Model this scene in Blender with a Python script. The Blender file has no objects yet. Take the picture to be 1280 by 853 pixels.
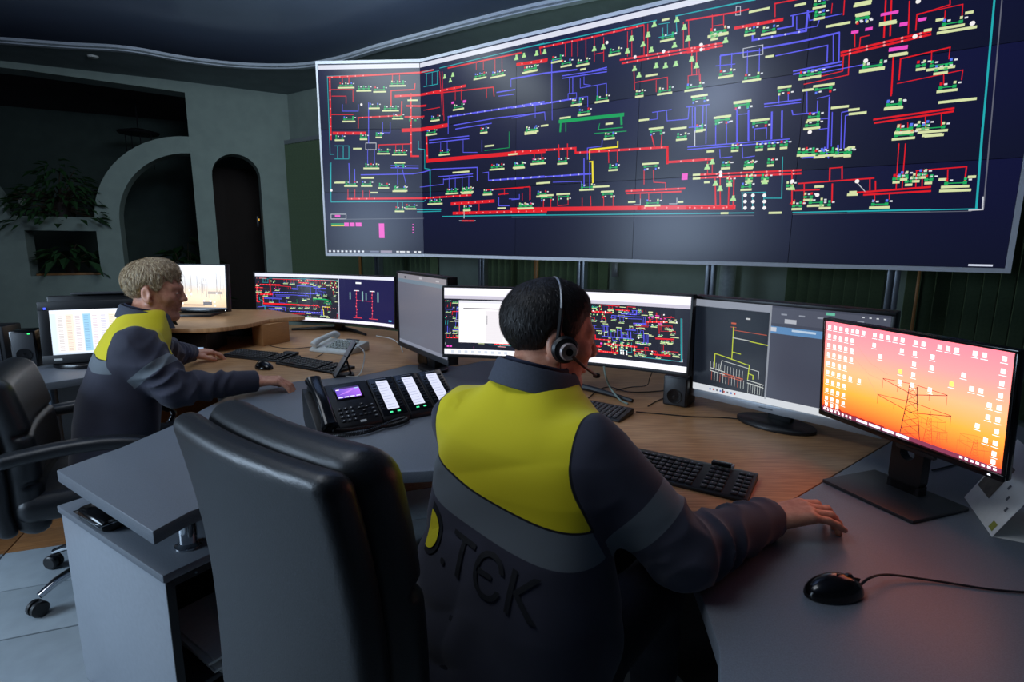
import bpy, bmesh, math, random
import numpy as np
from mathutils import Vector, Matrix
from mathutils.bvhtree import BVHTree
random.seed(7); rng = np.random.default_rng(7)
SC = bpy.context.scene
COL = SC.collection
PI = math.pi
# ------------------------------------------------------------------ camera
FPX, PITCH, ROLL, HC = 684.4, 0.18, 0.007, 1.40      # focal length in pixels of a 1280 wide frame
cp, sp = math.cos(PITCH), math.sin(PITCH)
cam = bpy.data.cameras.new('camera'); camo = bpy.data.objects.new('camera', cam); COL.objects.link(camo)
cam.sensor_width = 36.0; cam.lens = FPX / 1280 * 36.0; cam.clip_start = 0.02
_r, _u, _f = Vector((1, 0, 0)), Vector((0, sp, cp)), Vector((0, cp, -sp))
_r2 = _r * math.cos(ROLL) + _u * math.sin(ROLL); _u2 = -_r * math.sin(ROLL) + _u * math.cos(ROLL)
mw = Matrix((_r2, _u2, -_f)).transposed().to_4x4(); mw.translation = (0, 0, HC)
camo.matrix_world = mw
SC.camera = camo
# ------------------------------------------------------------------ world, lamps, exposure
w = bpy.data.worlds.new('world'); SC.world = w; w.use_nodes = True
w.node_tree.nodes['Background'].inputs[0].default_value = (0.35, 0.5, 0.75, 1)
w.node_tree.nodes['Background'].inputs[1].default_value = 0.035
SC.view_settings.view_transform = 'Standard'; SC.view_settings.look = 'None'
SC.view_settings.gamma = 1.0; SC.view_settings.use_curve_mapping = False
SC.view_settings.exposure = 0.0
def area(name, loc, aim, size, power, color):
    l = bpy.data.lights.new(name, 'AREA'); l.shape = 'RECTANGLE'; l.size, l.size_y = size; l.energy = power; l.color = color
    o = bpy.data.objects.new(name, l); COL.objects.link(o); o.location = loc
    o.rotation_euler = (Vector(aim) - Vector(loc)).to_track_quat('-Z', 'Y').to_euler()
    if name == 'service_lamp': o.rotation_euler = (0, 0, -0.594 + math.pi / 2)
    return o
area('window_daylight', (-4.2, 0.2, 1.7), (0.0, 1.4, 0.85), (1.6, 1.5), 120, (0.60, 0.78, 1.0))      # window of the room, far left of the camera
area('ceiling_lamp', (-1.5, 0.9, 3.5), (-1.5, 1.1, 0.0), (1.4, 1.4), 26, (0.85, 0.92, 1.0))
area('ceiling_lamp', (-1.8, 4.9, 3.5), (-2.2, 6.2, 1.2), (1.2, 1.2), 30, (0.82, 0.96, 1.0))  # added to brighten the walls near the corner, not a known fitting
area('uplight', (-0.6, 2.6, 3.1), (-1.6, 5.2, 3.9), (1.4, 0.5), 70, (0.62, 0.76, 1.0))  # added out of view to lighten the far ceiling, no real fitting
area('service_lamp', (1.42, 5.35, 3.3), (1.42, 5.35, 0), (0.25, 4.2), 34, (0.80, 1.0, 0.86))                # added light hidden behind the video wall, brightens back wall and blinds

# ------------------------------------------------------------------ pixel to place helpers
def ray(px, py):
    X = (px - 640) / FPX; Y = (py - 426.5) / FPX
    x = X * math.cos(ROLL) + Y * math.sin(ROLL); y = -X * math.sin(ROLL) + Y * math.cos(ROLL)
    return Vector((x, cp - y * sp, -y * cp - sp))
def atz(px, py, z):
    r = ray(px, py); t = (z - HC) / r.z; return Vector((r.x * t, r.y * t, z))
# ------------------------------------------------------------------ tags
def tag(o, label, cat, group=None, kind=None):
    o['label'] = label
    if cat: o['category'] = cat
    if group: o['group'] = group
    if kind: o['kind'] = kind
    return o
def thing(name, label, cat, loc=(0, 0, 0), rz=0.0, group=None):
    o = bpy.data.objects.new(name, None); COL.objects.link(o); o.empty_display_size = 0.1
    o.location = loc; o.rotation_euler = (0, 0, rz); return tag(o, label, cat, group)
def struct(o, label, cat=None):
    o['kind'] = 'structure'; o['label'] = label; o['category'] = cat or o.name.split('_')[0]; return o
# ------------------------------------------------------------------ materials
MATS = {}
def srgb(c):
    return tuple((x / 255 / 12.92) if x / 255 <= 0.04045 else ((x / 255 + 0.055) / 1.055) ** 2.4 for x in c) + (1,)
def mat(name, rgb, rough=0.5, metal=0.0, var=0.08, scale=40.0, bump=0.0, stretch=(1, 1, 1), spec=0.5, coat=0.0, rgb2=None, detail=4.0):
    if name in MATS: return MATS[name]
    m = bpy.data.materials.new(name); m.use_nodes = True; MATS[name] = m
    nt = m.node_tree; b = nt.nodes['Principled BSDF']
    c = srgb(rgb); c2 = srgb(rgb2) if rgb2 else tuple(x * (1 - 2 * var) for x in c[:3]) + (1,)
    b.inputs['Roughness'].default_value = rough; b.inputs['Metallic'].default_value = metal
    b.inputs['Specular IOR Level'].default_value = spec
    if coat: b.inputs['Coat Weight'].default_value = coat; b.inputs['Coat Roughness'].default_value = 0.15
    tc = nt.nodes.new('ShaderNodeTexCoord'); mp = nt.nodes.new('ShaderNodeMapping'); mp.inputs['Scale'].default_value = stretch
    nz = nt.nodes.new('ShaderNodeTexNoise'); nz.inputs['Scale'].default_value = scale; nz.inputs['Detail'].default_value = detail
    mx = nt.nodes.new('ShaderNodeMix'); mx.data_type = 'RGBA'; mx.inputs[6].default_value = c; mx.inputs[7].default_value = c2
    L = nt.links.new
    L(tc.outputs['Object'], mp.inputs[0]); L(mp.outputs[0], nz.inputs['Vector'])
    rp = nt.nodes.new('ShaderNodeMapRange'); rp.inputs[1].default_value = 0.35; rp.inputs[2].default_value = 0.65
    L(nz.outputs['Fac'], rp.inputs[0]); L(rp.outputs[0], mx.inputs[0]); L(mx.outputs[2], b.inputs['Base Color'])
    if bump:
        bp = nt.nodes.new('ShaderNodeBump'); bp.inputs['Strength'].default_value = bump; bp.inputs['Distance'].default_value = 0.004
        L(nz.outputs['Fac'], bp.inputs['Height']); L(bp.outputs[0], b.inputs['Normal'])
    return m
def emit(name, rgb, strength):
    if name in MATS: return MATS[name]
    m = bpy.data.materials.new(name); m.use_nodes = True; MATS[name] = m
    b = m.node_tree.nodes['Principled BSDF']; b.inputs['Base Color'].default_value = (0.01, 0.01, 0.01, 1)
    b.inputs['Emission Color'].default_value = srgb(rgb); b.inputs['Emission Strength'].default_value = strength
    b.inputs['Roughness'].default_value = 0.3
    return m
def screen_mat(name, strength, rough=0.28):
    """lit display surface: black glass that glows with the picture stored per face corner"""
    m = bpy.data.materials.new(name); m.use_nodes = True; MATS[name] = m
    nt = m.node_tree; b = nt.nodes['Principled BSDF']; b.inputs['Base Color'].default_value = (0.008, 0.008, 0.01, 1)
    b.inputs['Roughness'].default_value = rough
    a = nt.nodes.new('ShaderNodeVertexColor'); a.layer_name = 'Col'
    nt.links.new(a.outputs[0], b.inputs['Emission Color']); b.inputs['Emission Strength'].default_value = strength
    return m
GREY = mat('grey_laminate', (112, 118, 126), 0.42, var=0.10, scale=420, bump=0.02)
GREYE = mat('grey_edge', (150, 156, 164), 0.35, var=0.04, scale=60)
WOOD = mat('beech_laminate', (194, 148, 102), 0.38, var=0.1, scale=9, stretch=(1.2, 14, 1), rgb2=(164, 118, 76), detail=8)
WOODE = mat('beech_edge', (168, 118, 70), 0.4, scale=20, stretch=(1, 1, 12))
BLK = mat('black_plastic', (22, 23, 26), 0.42, var=0.1, scale=200)
BLKG = mat('black_gloss', (12, 12, 14), 0.18, var=0.05)
DGREY = mat('dark_grey_plastic', (46, 48, 52), 0.45, scale=200)
SILV = mat('silver_plastic', (150, 154, 160), 0.35, metal=0.3, var=0.03)
ALU = mat('brushed_aluminium', (150, 158, 168), 0.32, metal=0.9, var=0.06, scale=60, stretch=(20, 20, 0.4))
CHROME = mat('chrome', (205, 210, 216), 0.08, metal=1.0, var=0.02)
LEATH = mat('black_leather', (30, 33, 37), 0.42, var=0.15, scale=260, bump=0.10, spec=0.6)
WHITEP = mat('white_plastic', (205, 206, 200), 0.45, var=0.03)
PAPER = mat('paper', (222, 222, 218), 0.7, var=0.03)
KEYS = mat('key_plastic', (32, 34, 38), 0.38, var=0.1)
WALLM = mat('green_grey_plaster', (138, 152, 144), 0.85, var=0.05, scale=6, bump=0.03)
SKIN = mat('skin', (212, 154, 126), 0.48, var=0.06, scale=70, bump=0.03, rgb2=(196, 132, 106))
BLIND = mat('green_blind_fabric', (88, 108, 80), 0.8, var=0.08, scale=50)
# ------------------------------------------------------------------ mesh builder
class MB:
    def __init__(s): s.v = []; s.f = []; s.m = []; s.cm = 0
    def add(s, vs, fs):
        o = len(s.v); s.v += [tuple(q) for q in vs]; s.f += [tuple(i + o for i in f) for f in fs]; s.m += [s.cm] * len(fs); return s
    def box(s, c, d, R=None):
        vs = [Vector((x * d[0] / 2, y * d[1] / 2, z * d[2] / 2)) for x in (-1, 1) for y in (-1, 1) for z in (-1, 1)]
        if R is not None: vs = [R @ q for q in vs]
        vs = [q + Vector(c) for q in vs]
        return s.add(vs, [(0, 1, 3, 2), (4, 6, 7, 5), (0, 4, 5, 1), (2, 3, 7, 6), (0, 2, 6, 4), (1, 5, 7, 3)])
    def prism(s, poly, z0, z1):
        n = len(poly); vs = [(x, y, z0) for x, y in poly] + [(x, y, z1) for x, y in poly]
        return s.add(vs, [tuple(range(n))[::-1], tuple(range(n, 2 * n))] + [(i, (i + 1) % n, n + (i + 1) % n, n + i) for i in range(n)])
    def tube(s, pts, r, n=8, cap=True):
        pts = [Vector(p) for p in pts]; rs = r if isinstance(r, (list, tuple)) else [r] * len(pts)
        vs = []; fs = []; prev = None
        for i, p in enumerate(pts):
            t = (pts[min(i + 1, len(pts) - 1)] - pts[max(i - 1, 0)]).normalized()
            a = prev if prev is not None else (Vector((0, 0, 1)) if abs(t.z) < .9 else Vector((1, 0, 0)))
            a = (a - t * a.dot(t)).normalized(); prev = a; b = t.cross(a)
            for k in range(n):
                g = 2 * PI * k / n; vs.append(p + (a * math.cos(g) + b * math.sin(g)) * rs[i])
        for i in range(len(pts) - 1):
            for k in range(n):
                fs.append((i * n + k, i * n + (k + 1) % n, (i + 1) * n + (k + 1) % n, (i + 1) * n + k))
        if cap: fs += [tuple(range(n))[::-1], tuple(range((len(pts) - 1) * n, len(pts) * n))]
        return s.add(vs, fs)
    def lathe(s, prof, n=24, c=(0, 0, 0), R=None):
        vs = []; fs = []
        for r, z in prof:
            for k in range(n):
                q = Vector((r * math.cos(2 * PI * k / n), r * math.sin(2 * PI * k / n), z))
                if R is not None: q = R @ q
                vs.append(q + Vector(c))
        for i in range(len(prof) - 1):
            for k in range(n): fs.append((i * n + k, i * n + (k + 1) % n, (i + 1) * n + (k + 1) % n, (i + 1) * n + k))
        fs += [tuple(range(n))[::-1], tuple(range((len(prof) - 1) * n, len(prof) * n))]
        return s.add(vs, fs)
    def build(s, name, m, parent=None, bevel=0.0, smooth=None, seg=2, loc=None, rz=None):
        me = bpy.data.meshes.new(name); me.from_pydata(s.v, [], s.f)
        ms = m if isinstance(m, (list, tuple)) else [m]
        for q in ms: me.materials.append(q)
        if len(ms) > 1: me.polygons.foreach_set('material_index', s.m)
        bm = bmesh.new(); bm.from_mesh(me)
        bmesh.ops.recalc_face_normals(bm, faces=bm.faces)
        if bevel:
            es = [e for e in bm.edges if len(e.link_faces) == 2 and e.calc_face_angle(0) > 0.6]
            bmesh.ops.bevel(bm, geom=es, offset=bevel, offset_type='OFFSET', segments=seg, profile=0.5, affect='EDGES', clamp_overlap=True)
        for f in bm.faces: f.smooth = (smooth is not False) and (smooth or bool(bevel))
        if smooth or bevel:
            for e in bm.edges:
                if len(e.link_faces) == 2 and e.calc_face_angle(0) > 0.7: e.smooth = False
        bm.to_mesh(me); bm.free()
        o = bpy.data.objects.new(name, me); COL.objects.link(o)
        if parent is not None: o.parent = parent
        if loc is not None: o.location = loc
        if rz is not None: o.rotation_euler = (0, 0, rz)
        return o
def mbox(name, c, d, m, parent=None, bevel=0.003, R=None):
    return MB().box(c, d, R).build(name, m, parent, bevel)
def share(src, parent, loc, rz=0.0, name=None, rot=None):
    o = src.copy(); o.name = name or src.name.split('.')[0]; COL.objects.link(o); o.parent = parent; o.location = loc
    o.rotation_euler = rot or (0, 0, rz); return o
def RX(a): return Matrix.Rotation(a, 3, 'X')
def RY(a): return Matrix.Rotation(a, 3, 'Y')
def RZ(a): return Matrix.Rotation(a, 3, 'Z')
def bez(p0, p1, p2, p3, n=12):
    p0, p1, p2, p3 = map(Vector, (p0, p1, p2, p3)); out = []
    for i in range(n + 1):
        t = i / n; out.append(p0 * (1 - t) ** 3 + p1 * 3 * t * (1 - t) ** 2 + p2 * 3 * t * t * (1 - t) + p3 * t ** 3)
    return out
def spline(pts, n=8):
    pts = [Vector(p) for p in pts]; P = [pts[0]] + pts + [pts[-1]]; out = []
    for i in range(1, len(P) - 2):
        a, b, c, d = P[i - 1], P[i], P[i + 1], P[i + 2]
        for k in range(n):
            t = k / n
            out.append(0.5 * ((2 * b) + (c - a) * t + (2 * a - 5 * b + 4 * c - d) * t * t + (-a + 3 * b - 3 * c + d) * t ** 3))
    return out + [pts[-1]]
# ------------------------------------------------------------------ implicit surfaces (surface nets)
def nets(fn, lo, hi, h, nb=20):
    lo = np.array(lo, float); hi = np.array(hi, float)
    nblk = np.ceil((hi - lo) / (h * nb)).astype(int)
    bs = np.stack(np.meshgrid(*[np.arange(k) for k in nblk], indexing='ij'), -1).reshape(-1, 3)
    cen = lo + (bs + 0.5) * nb * h
    d = fn(cen); bs = bs[np.abs(d) < nb * h * 0.866 * 1.25 + 0.03]
    off = np.array([(i, j, k) for i in (0, 1) for j in (0, 1) for k in (0, 1)])
    N = (nblk + 1) * nb + 2
    loc = np.stack(np.meshgrid(*[np.arange(nb + 1)] * 3, indexing='ij'), -1).reshape(-1, 3)
    gid = lambda c: (c[..., 0] * N[1] + c[..., 1]) * N[2] + c[..., 2]
    ids, pos, quads = [], [], []
    for b in bs:
        base = b * nb
        V = fn(lo + (base + loc) * h).reshape(nb + 1, nb + 1, nb + 1)
        S = V < 0
        if S.all() or not S.any(): continue
        cnt = sum(S[o[0]:o[0] + nb, o[1]:o[1] + nb, o[2]:o[2] + nb].astype(np.int8) for o in off)
        c = np.argwhere((cnt > 0) & (cnt < 8))
        if not len(c): continue
        acc = np.zeros((len(c), 3)); num = np.zeros(len(c))
        for ax in range(3):
            for o in off:
                if o[ax]: continue
                o2 = o.copy(); o2[ax] = 1
                a_ = V[tuple((c + o).T)]; b_ = V[tuple((c + o2).T)]
                cr = (a_ < 0) != (b_ < 0)
                t = np.where(cr, a_ / np.where(cr, a_ - b_, 1), 0)
                p = (c + o).astype(float); p[:, ax] += t
                acc += p * cr[:, None]; num += cr
        ids.append(gid(base + c)); pos.append(lo + (base + acc / num[:, None]) * h)
        for ax in range(3):
            sl0 = [slice(0, nb)] * 3; sl1 = [slice(0, nb)] * 3; sl1[ax] = slice(1, nb + 1)
            A = S[tuple(sl0)]; B = S[tuple(sl1)]
            e = np.argwhere(A != B)
            if not len(e): continue
            fl = A[tuple(e.T)]
            u, v = (ax + 1) % 3, (ax + 2) % 3
            du = np.zeros(3, int); du[u] = 1; dv = np.zeros(3, int); dv[v] = 1
            g = base + e
            q = np.stack([gid(g - du - dv), gid(g - dv), gid(g), gid(g - du)], 1)
            q[~fl] = q[~fl][:, ::-1]; quads.append(q)
    ids = np.concatenate(ids); pos = np.concatenate(pos); quads = np.concatenate(quads)
    o = np.argsort(ids); ids = ids[o]; pos = pos[o]
    ix = np.searchsorted(ids, quads); ix = np.clip(ix, 0, len(ids) - 1)
    ok = (ids[ix] == quads).all(1)
    return pos, ix[ok]
def mesh_np(name, pos, quads, m, parent=None, attrs=None):
    me = bpy.data.meshes.new(name)
    me.vertices.add(len(pos)); me.vertices.foreach_set('co', np.asarray(pos, np.float32).ravel())
    me.loops.add(quads.size); me.loops.foreach_set('vertex_index', quads.ravel().astype(np.int32))
    me.polygons.add(len(quads)); me.polygons.foreach_set('loop_start', np.arange(0, quads.size, 4, dtype=np.int32))
    me.update(calc_edges=True)
    me.polygons.foreach_set('use_smooth', np.ones(len(quads), bool))
    for q in (m if isinstance(m, (list, tuple)) else [m]): me.materials.append(q)
    for k, a in (attrs or {}).items():
        at = me.attributes.new(k, 'FLOAT', 'POINT'); at.data.foreach_set('value', np.asarray(a, np.float32))
    me.update()
    o = bpy.data.objects.new(name, me); COL.objects.link(o)
    if parent is not None: o.parent = parent
    return o
def s_cone(p, a, b, ra, rb):
    a = np.asarray(a, float); b = np.asarray(b, float); ab = b - a
    q = p - a; t = np.clip(q @ (ab / max(ab @ ab, 1e-9)), 0, 1); q -= t[:, None] * ab
    return np.sqrt(np.einsum('ij,ij->i', q, q)) - (ra + (rb - ra) * t)
def s_ell(p, c, r, R=None):
    q = p - np.asarray(c, float)
    if R is not None: q = q @ R
    r = np.asarray(r, float); k = np.linalg.norm(q / r, axis=1)
    return (k - 1) * r.min() * 0.6 + (k - 1) * k / np.maximum(np.linalg.norm(q / (r * r), axis=1), 1e-6) * 0.4
def smin(a, b, k):
    h = np.clip(0.5 + 0.5 * (b - a) / k, 0, 1); return b + (a - b) * h - k * h * (1 - h)
def smax(a, b, k): return -smin(-a, -b, k)
def s_rbox(p, c, half, r, R=None):
    q = p - np.asarray(c, float)
    if R is not None: q = q @ R
    q = np.abs(q) - (np.asarray(half, float) - r)
    return np.linalg.norm(np.maximum(q, 0), axis=1) + np.minimum(q.max(1), 0) - r
def wob(p, s, seed=0):
    g = np.random.default_rng(seed); o = np.zeros(len(p))
    for i in range(5):
        k = g.normal(size=3); k /= np.linalg.norm(k); o += np.sin((p @ k) * s * (0.7 + 0.25 * i) * 6.28 + g.uniform(0, 6.28))
    return o / 3
# ================================================================== the room
YAW = -0.594
WD = Vector((math.cos(YAW), math.sin(YAW), 0)); WN = Vector((-math.sin(YAW), math.cos(YAW), 0))   # along and behind the video wall
FOLD = Vector((-0.99, 6.193, 0))
ZS, ZC = 3.60, 3.86                       # soffit and ceiling heights
back0 = FOLD + WN * 0.9
CORNER = back0 + WD * (-3.62)             # corner of the two walls
A1 = Vector((-4.68, 8.29, 0)); B1 = Vector((-6.49, 7.42, 0)); B2 = B1 + (B1 - A1).normalized() * 1.6
RIGHT = back0 + WD * 7.0
# ---- floor: grey tiles near the desks, wooden boards beyond
fb = MB().box((-0.5, 3.0, -0.06), (16, 18, 0.1)).build('floor', mat('floor_base', (38, 40, 44), 0.7))
struct(fb, 'floor of grey sheets and brown boards under the desks')
FT = mat('grey_floor_sheet', (150, 160, 166), 0.5, var=0.05, scale=14)
FW = mat('brown_floor_board', (150, 104, 62), 0.45, scale=8, stretch=(1, 12, 1), rgb2=(120, 80, 46))
fdir = math.atan2(0.36, 0.93)
def tiles(nm, m, x0, x1, y0, y1, sx, sy, gap):
    src = None
    y = y0
    while y < y1 - 1e-6:
        x = x0
        while x < x1 - 1e-6:
            if src is None:
                src = MB().box((0, 0, 0), (sx - gap, sy - gap, 0.01)).build(nm, m, fb, 0.001); o = src
            else: o = share(src, fb, (0, 0, 0))
            q = RZ(fdir) @ Vector((x + sx / 2, y + sy / 2, 0)); o.location = (q.x - 2.2, q.y + 2.05, -0.005); o.rotation_euler = (0, 0, fdir)
            x += sx
        y += sy
tiles('floor_sheet', FT, -2.4, 2.4, -2.5, 0.22, 1.2, 0.34, 0.008)
tiles('floor_board', FW, -2.4, 3.6, 0.22, 1.6, 1.2, 0.2, 0.006)
# ---- walls
def wall_frame(P, Q):
    d = (Q - P); L = d.length; d = d / L; n = Vector((-d.y, d.x, 0)); return P, d, n, L
def wall_poly(mb, P, d, n, polys, t0, t1):
    for pl in polys:
        k = len(pl); vs = [P + d * s + n * t0 + Vector((0, 0, z)) for s, z in pl] + [P + d * s + n * t1 + Vector((0, 0, z)) for s, z in pl]
        mb.add(vs, [tuple(range(k)), tuple(range(k, 2 * k))[::-1]] + [(i, (i + 1) % k, k + (i + 1) % k, k + i) for i in range(k)])
def arc(cx, cz, r, a0, a1, n=14): return [(cx + r * math.cos(a0 + (a1 - a0) * i / n), cz + r * math.sin(a0 + (a1 - a0) * i / n)) for i in range(n + 1)]
# back wall behind the video wall
P, d, n, L = wall_frame(CORNER, RIGHT)
mb = MB(); wall_poly(mb, P, d, n, [[(-0.3, 0), (L, 0), (L, ZC + .1), (-0.3, ZC + .1)]], 0, 0.2)
wb = struct(mb.build('wall_back', WALLM), 'green grey plaster wall behind the large video wall')
def bs(px, py=330):      # distance along the back wall that a pixel column looks at
    r = ray(px, py); o = back0 - Vector((0, 0, 0)); t = o.dot(WN) / (r.x * WN.x + r.y * WN.y)
    return (Vector((r.x * t, r.y * t, 0)) - CORNER).dot(WD)
# left wall, facet A with an arched doorway
def hit_s(P, d, n, px, py):
    r = ray(px, py); t = P.dot(n) / (r.x * n.x + r.y * n.y); q = Vector((r.x * t, r.y * t, r.z * t + HC)); return (q - P).dot(d), q.z
PA, dA, nA, LA = wall_frame(A1, CORNER)
s0, _ = hit_s(PA, dA, nA, 272, 300); s1, _ = hit_s(PA, dA, nA, 331, 300); _, zt = hit_s(PA, dA, nA, 300, 193)
sm, r = (s0 + s1) / 2, (s1 - s0) / 2
mb = MB()
ar = arc(sm, zt - r, r, PI, PI / 2, 8); ar2 = arc(sm, zt - r, r, PI / 2, 0, 8)
wall_poly(mb, PA, dA, nA, [[(0, 0), (s0, 0)] + ar + [(sm, ZS + .02), (0, ZS + .02)], [(sm, zt)] + ar2[1:] + [(s1, 0), (LA, 0), (LA, ZS + .02), (sm, ZS + .02)]], 0, 0.32)
wa = struct(mb.build('wall_left', WALLM), 'green grey wall with a narrow arched doorway beside the corner')
# facet B: lintel, arch ring, ledge with a niche
PB, dB, nB, LB = wall_frame(B2, A1)
h = lambda px, py: hit_s(PB, dB, nB, px, py)
sj = LB                                         # jamb of the big opening
_, z_lr = h(226, 115); _, z_ll = h(2, 94)
so, z_led = h(118, 272); si, _ = h(152, 300); _, z_rt = h(228, 170); _, z_ri = h(228, 191)
sn0, zn1 = h(30, 288); sn1, zn0 = h(118, 344)
mb = MB()
Ro, Ri = sj - so, sj - si
zco, zci = z_rt - Ro, z_ri - Ri
zco = max(zco, 1.2)
ro = [(sj - Ro * math.cos(a), zco + (z_rt - zco) * math.sin(a)) for a in [PI / 2 * i / 14 for i in range(15)]]
ri = [(sj - Ri * math.cos(a), zco + (z_ri - zco) * math.sin(a)) for a in [PI / 2 * i / 14 for i in range(15)]]
ringp = [[(so, 0), (si, 0), ri[0], ro[0]]] + [[ro[i], ri[i], ri[i + 1], ro[i + 1]] for i in range(14)]
lint = [[(0, z_ll + .1), (sj * .5, (z_ll + z_lr) / 2 + .08), (sj, z_lr), (sj, ZS + .02), (0, ZS + .02)]]
sL = -1.0
ledge = [[(sL, 0), (sn0, 0), (sn0, z_led), (sL, z_led)], [(sn0, 0), (so, 0), (so, zn0), (sn0, zn0)], [(sn0, zn1), (so, zn1), (so, z_led), (sn0, z_led)]]
sx, zx = h(10, 270); sy, zy = h(0, 235)
ledge += [[(sL, z_led), (sx, z_led), (sx - .06, z_led + .25), (sy - .1, zy + .05), (sL, zy + .5)]]
wall_poly(mb, PB, dB, nB, ringp + lint + ledge, 0, 0.34)
wc = struct(mb.build('wall_side', WALLM), 'wall with a rounded arch, a plant ledge and a dark niche')
# the dark hall behind the arches
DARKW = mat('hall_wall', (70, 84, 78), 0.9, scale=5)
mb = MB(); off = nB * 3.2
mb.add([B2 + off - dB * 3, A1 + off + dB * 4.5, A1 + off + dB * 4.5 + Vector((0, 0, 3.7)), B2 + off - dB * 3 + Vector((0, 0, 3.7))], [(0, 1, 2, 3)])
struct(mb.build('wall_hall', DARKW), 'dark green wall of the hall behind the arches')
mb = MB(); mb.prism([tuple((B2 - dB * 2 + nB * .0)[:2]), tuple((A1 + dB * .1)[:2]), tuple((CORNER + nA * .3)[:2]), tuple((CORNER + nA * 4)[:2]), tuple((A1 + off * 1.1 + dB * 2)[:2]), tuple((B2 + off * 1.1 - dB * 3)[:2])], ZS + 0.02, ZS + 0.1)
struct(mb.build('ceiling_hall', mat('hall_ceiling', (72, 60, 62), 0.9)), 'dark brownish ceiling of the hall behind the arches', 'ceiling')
s_d, _ = h(222, 300)
# soffit with its waving edge, and the recessed ceiling
wave_px = [(-60, 48), (0, 52), (80, 58), (160, 63), (230, 75), (300, 83), (370, 84), (420, 76), (470, 61), (530, 45), (640, 17), (720, 0), (900, -38)]
wave = spline([atz(x, y, ZS) for x, y in wave_px], 6)
wv = [(q.x, q.y) for q in wave]
far = [tuple((RIGHT + WN * .1)[:2]), tuple((CORNER + WN * .1)[:2]), tuple((A1 + nB * .05)[:2]), tuple((B2 + nB * .05)[:2]), (-9.5, 6.2)]
end = [(wv[-1][0] + 3.5, wv[-1][1] - 2.2)]
SOFF = mat('soffit_paint', (120, 132, 134), 0.8, scale=4)
mb = MB(); mb.prism([(-9.5, 5.6)] + wv + end + far, ZS, ZS + 0.02)
so_ = mb.build('soffit', SOFF)
struct(so_, 'lower grey ceiling border with a waving edge along the walls', 'ceiling')
mb = MB(); edge = [(-9.5, 5.6)] + wv + end
for (x0, y0), (x1, y1) in zip(edge[:-1], edge[1:]):
    mb.add([(x0, y0, ZS - .012), (x1, y1, ZS - .012), (x1, y1, ZS + .05), (x0, y0, ZS + .05)], [(0, 1, 2, 3)])
    dx, dy = y0 - y1, x1 - x0; q = math.hypot(dx, dy); dx, dy = dx / q * .07, dy / q * .07
    mb.add([(x0, y0, ZS - .012), (x1, y1, ZS - .012), (x1 + dx, y1 + dy, ZS - .012), (x0 + dx, y0 + dy, ZS - .012)], [(0, 1, 2, 3)])
    mb.add([(x0, y0, ZS + .05), (x1, y1, ZS + .05), (x1 + dx, y1 + dy, ZS + .05), (x0 + dx, y0 + dy, ZS + .05)], [(0, 1, 2, 3)])
struct(mb.build('trim_1', mat('white_trim', (176, 184, 194), 0.6, var=.02)), 'pale waving trim along the ceiling edge', 'trim')
cl = MB().box((-1, 2.5, ZC + .05), (18, 18, .1)).build('ceiling', mat('ceiling_paint', (128, 142, 168), 0.25, var=.03, scale=2, spec=.7))
struct(cl, 'smooth blue grey recessed ceiling above the desks')
# soffit spot lamp
q = atz(116, 70, ZS); sl = MB().lathe([(.0, -.02), (.05, -.02), (.06, -.005), (.06, .0)], 20).build('ceiling_spot', WHITEP, None, 0, True, loc=q)
tag(sl, 'small round unlit spot lamp in the ceiling border', 'lamp')
# corner pilaster and grey wall strips behind the video wall
mb = MB(); s = bs(358, 250); wall_poly(mb, CORNER, WD, WN, [[(s - .07, 0), (s + .06, 0), (s + .06, ZS), (s - .07, ZS)]], -0.10, 0.0)
struct(mb.build('trim_2', mat('pilaster', (148, 160, 166), 0.7)), 'pale narrow pilaster in the corner of the room', 'trim')
# vertical blinds: each strip a slat
SL = None
def blind(px0, px1, ztop, label, py=330):
    global SL
    a, b = bs(px0, py), bs(px1, py)
    root = thing('vertical_blind', label, 'blind', tuple(CORNER + WD * a - WN * 0.06), YAW, 'green vertical blinds on the back wall')
    MB().box(((b - a) / 2, 0, ztop + .03), (b - a, .06, .06)).build('head_rail', SILV, root, .004)
    k = max(2, int((b - a) / 0.089)); w_ = (b - a) / k
    src = None
    for i in range(k):
        if src is None:
            src = MB().box((0, 0, ztop / 2 + .05), (0.104, .004, ztop - .1)).build('blind_slat', BLIND, root); o = src
        else: o = share(src, root, (0, 0, 0))
        o.location = ((i + .5) * w_, 0, 0); o.rotation_euler = (0, 0, 0.5)
blind(366, 548, 2.86, 'green vertical blind left of the video wall, behind its narrow left column', 250)
blind(612, 762, 1.9, 'green vertical blind under the middle of the video wall')
blind(985, 1105, 1.9, 'green vertical blind under the right part of the video wall', 350)
blind(1128, 1330, 2.7, 'wide dark green vertical blind right of the last support post', 380)
# wooden window post strips between the blinds
for i, (px, lab) in enumerate(((458, 'thin orange wooden strip behind the left support post'), (677, 'orange wooden strip on the wall above the dark haired man'), (1150, 'thin orange wooden strip at the far right blind'))):
    s = bs(px); o = mbox('wooden_strip', (0, 0, 0), (.045 if i == 1 else .02, .03, 1.0), WOODE); o.location = CORNER + WD * s - WN * .12 + Vector((0, 0, .95)); o.rotation_euler = (0, 0, YAW)
    tag(o, lab, 'strip')
for px, lab in ((912, 'pale pipe column on the wall behind the right part of the video wall'),):
    s = bs(px, 350); o = MB().lathe([(.07, 0), (.07, 3.5)], 20).build('wall_pipe', mat('pipe_paint', (150, 160, 170), .5), None, 0, True, loc=CORNER + WD * s - WN * .09); tag(o, lab, 'pipe')
s = bs(770, 335); o = mbox('wall_socket', (0, 0, 0), (.07, .02, .16), SILV); o.location = CORNER + WD * s - WN * .02 + Vector((0, 0, 1.12)); o.rotation_euler = (0, 0, YAW); tag(o, 'small grey socket box on the wall behind the video wall', 'socket')
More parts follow.
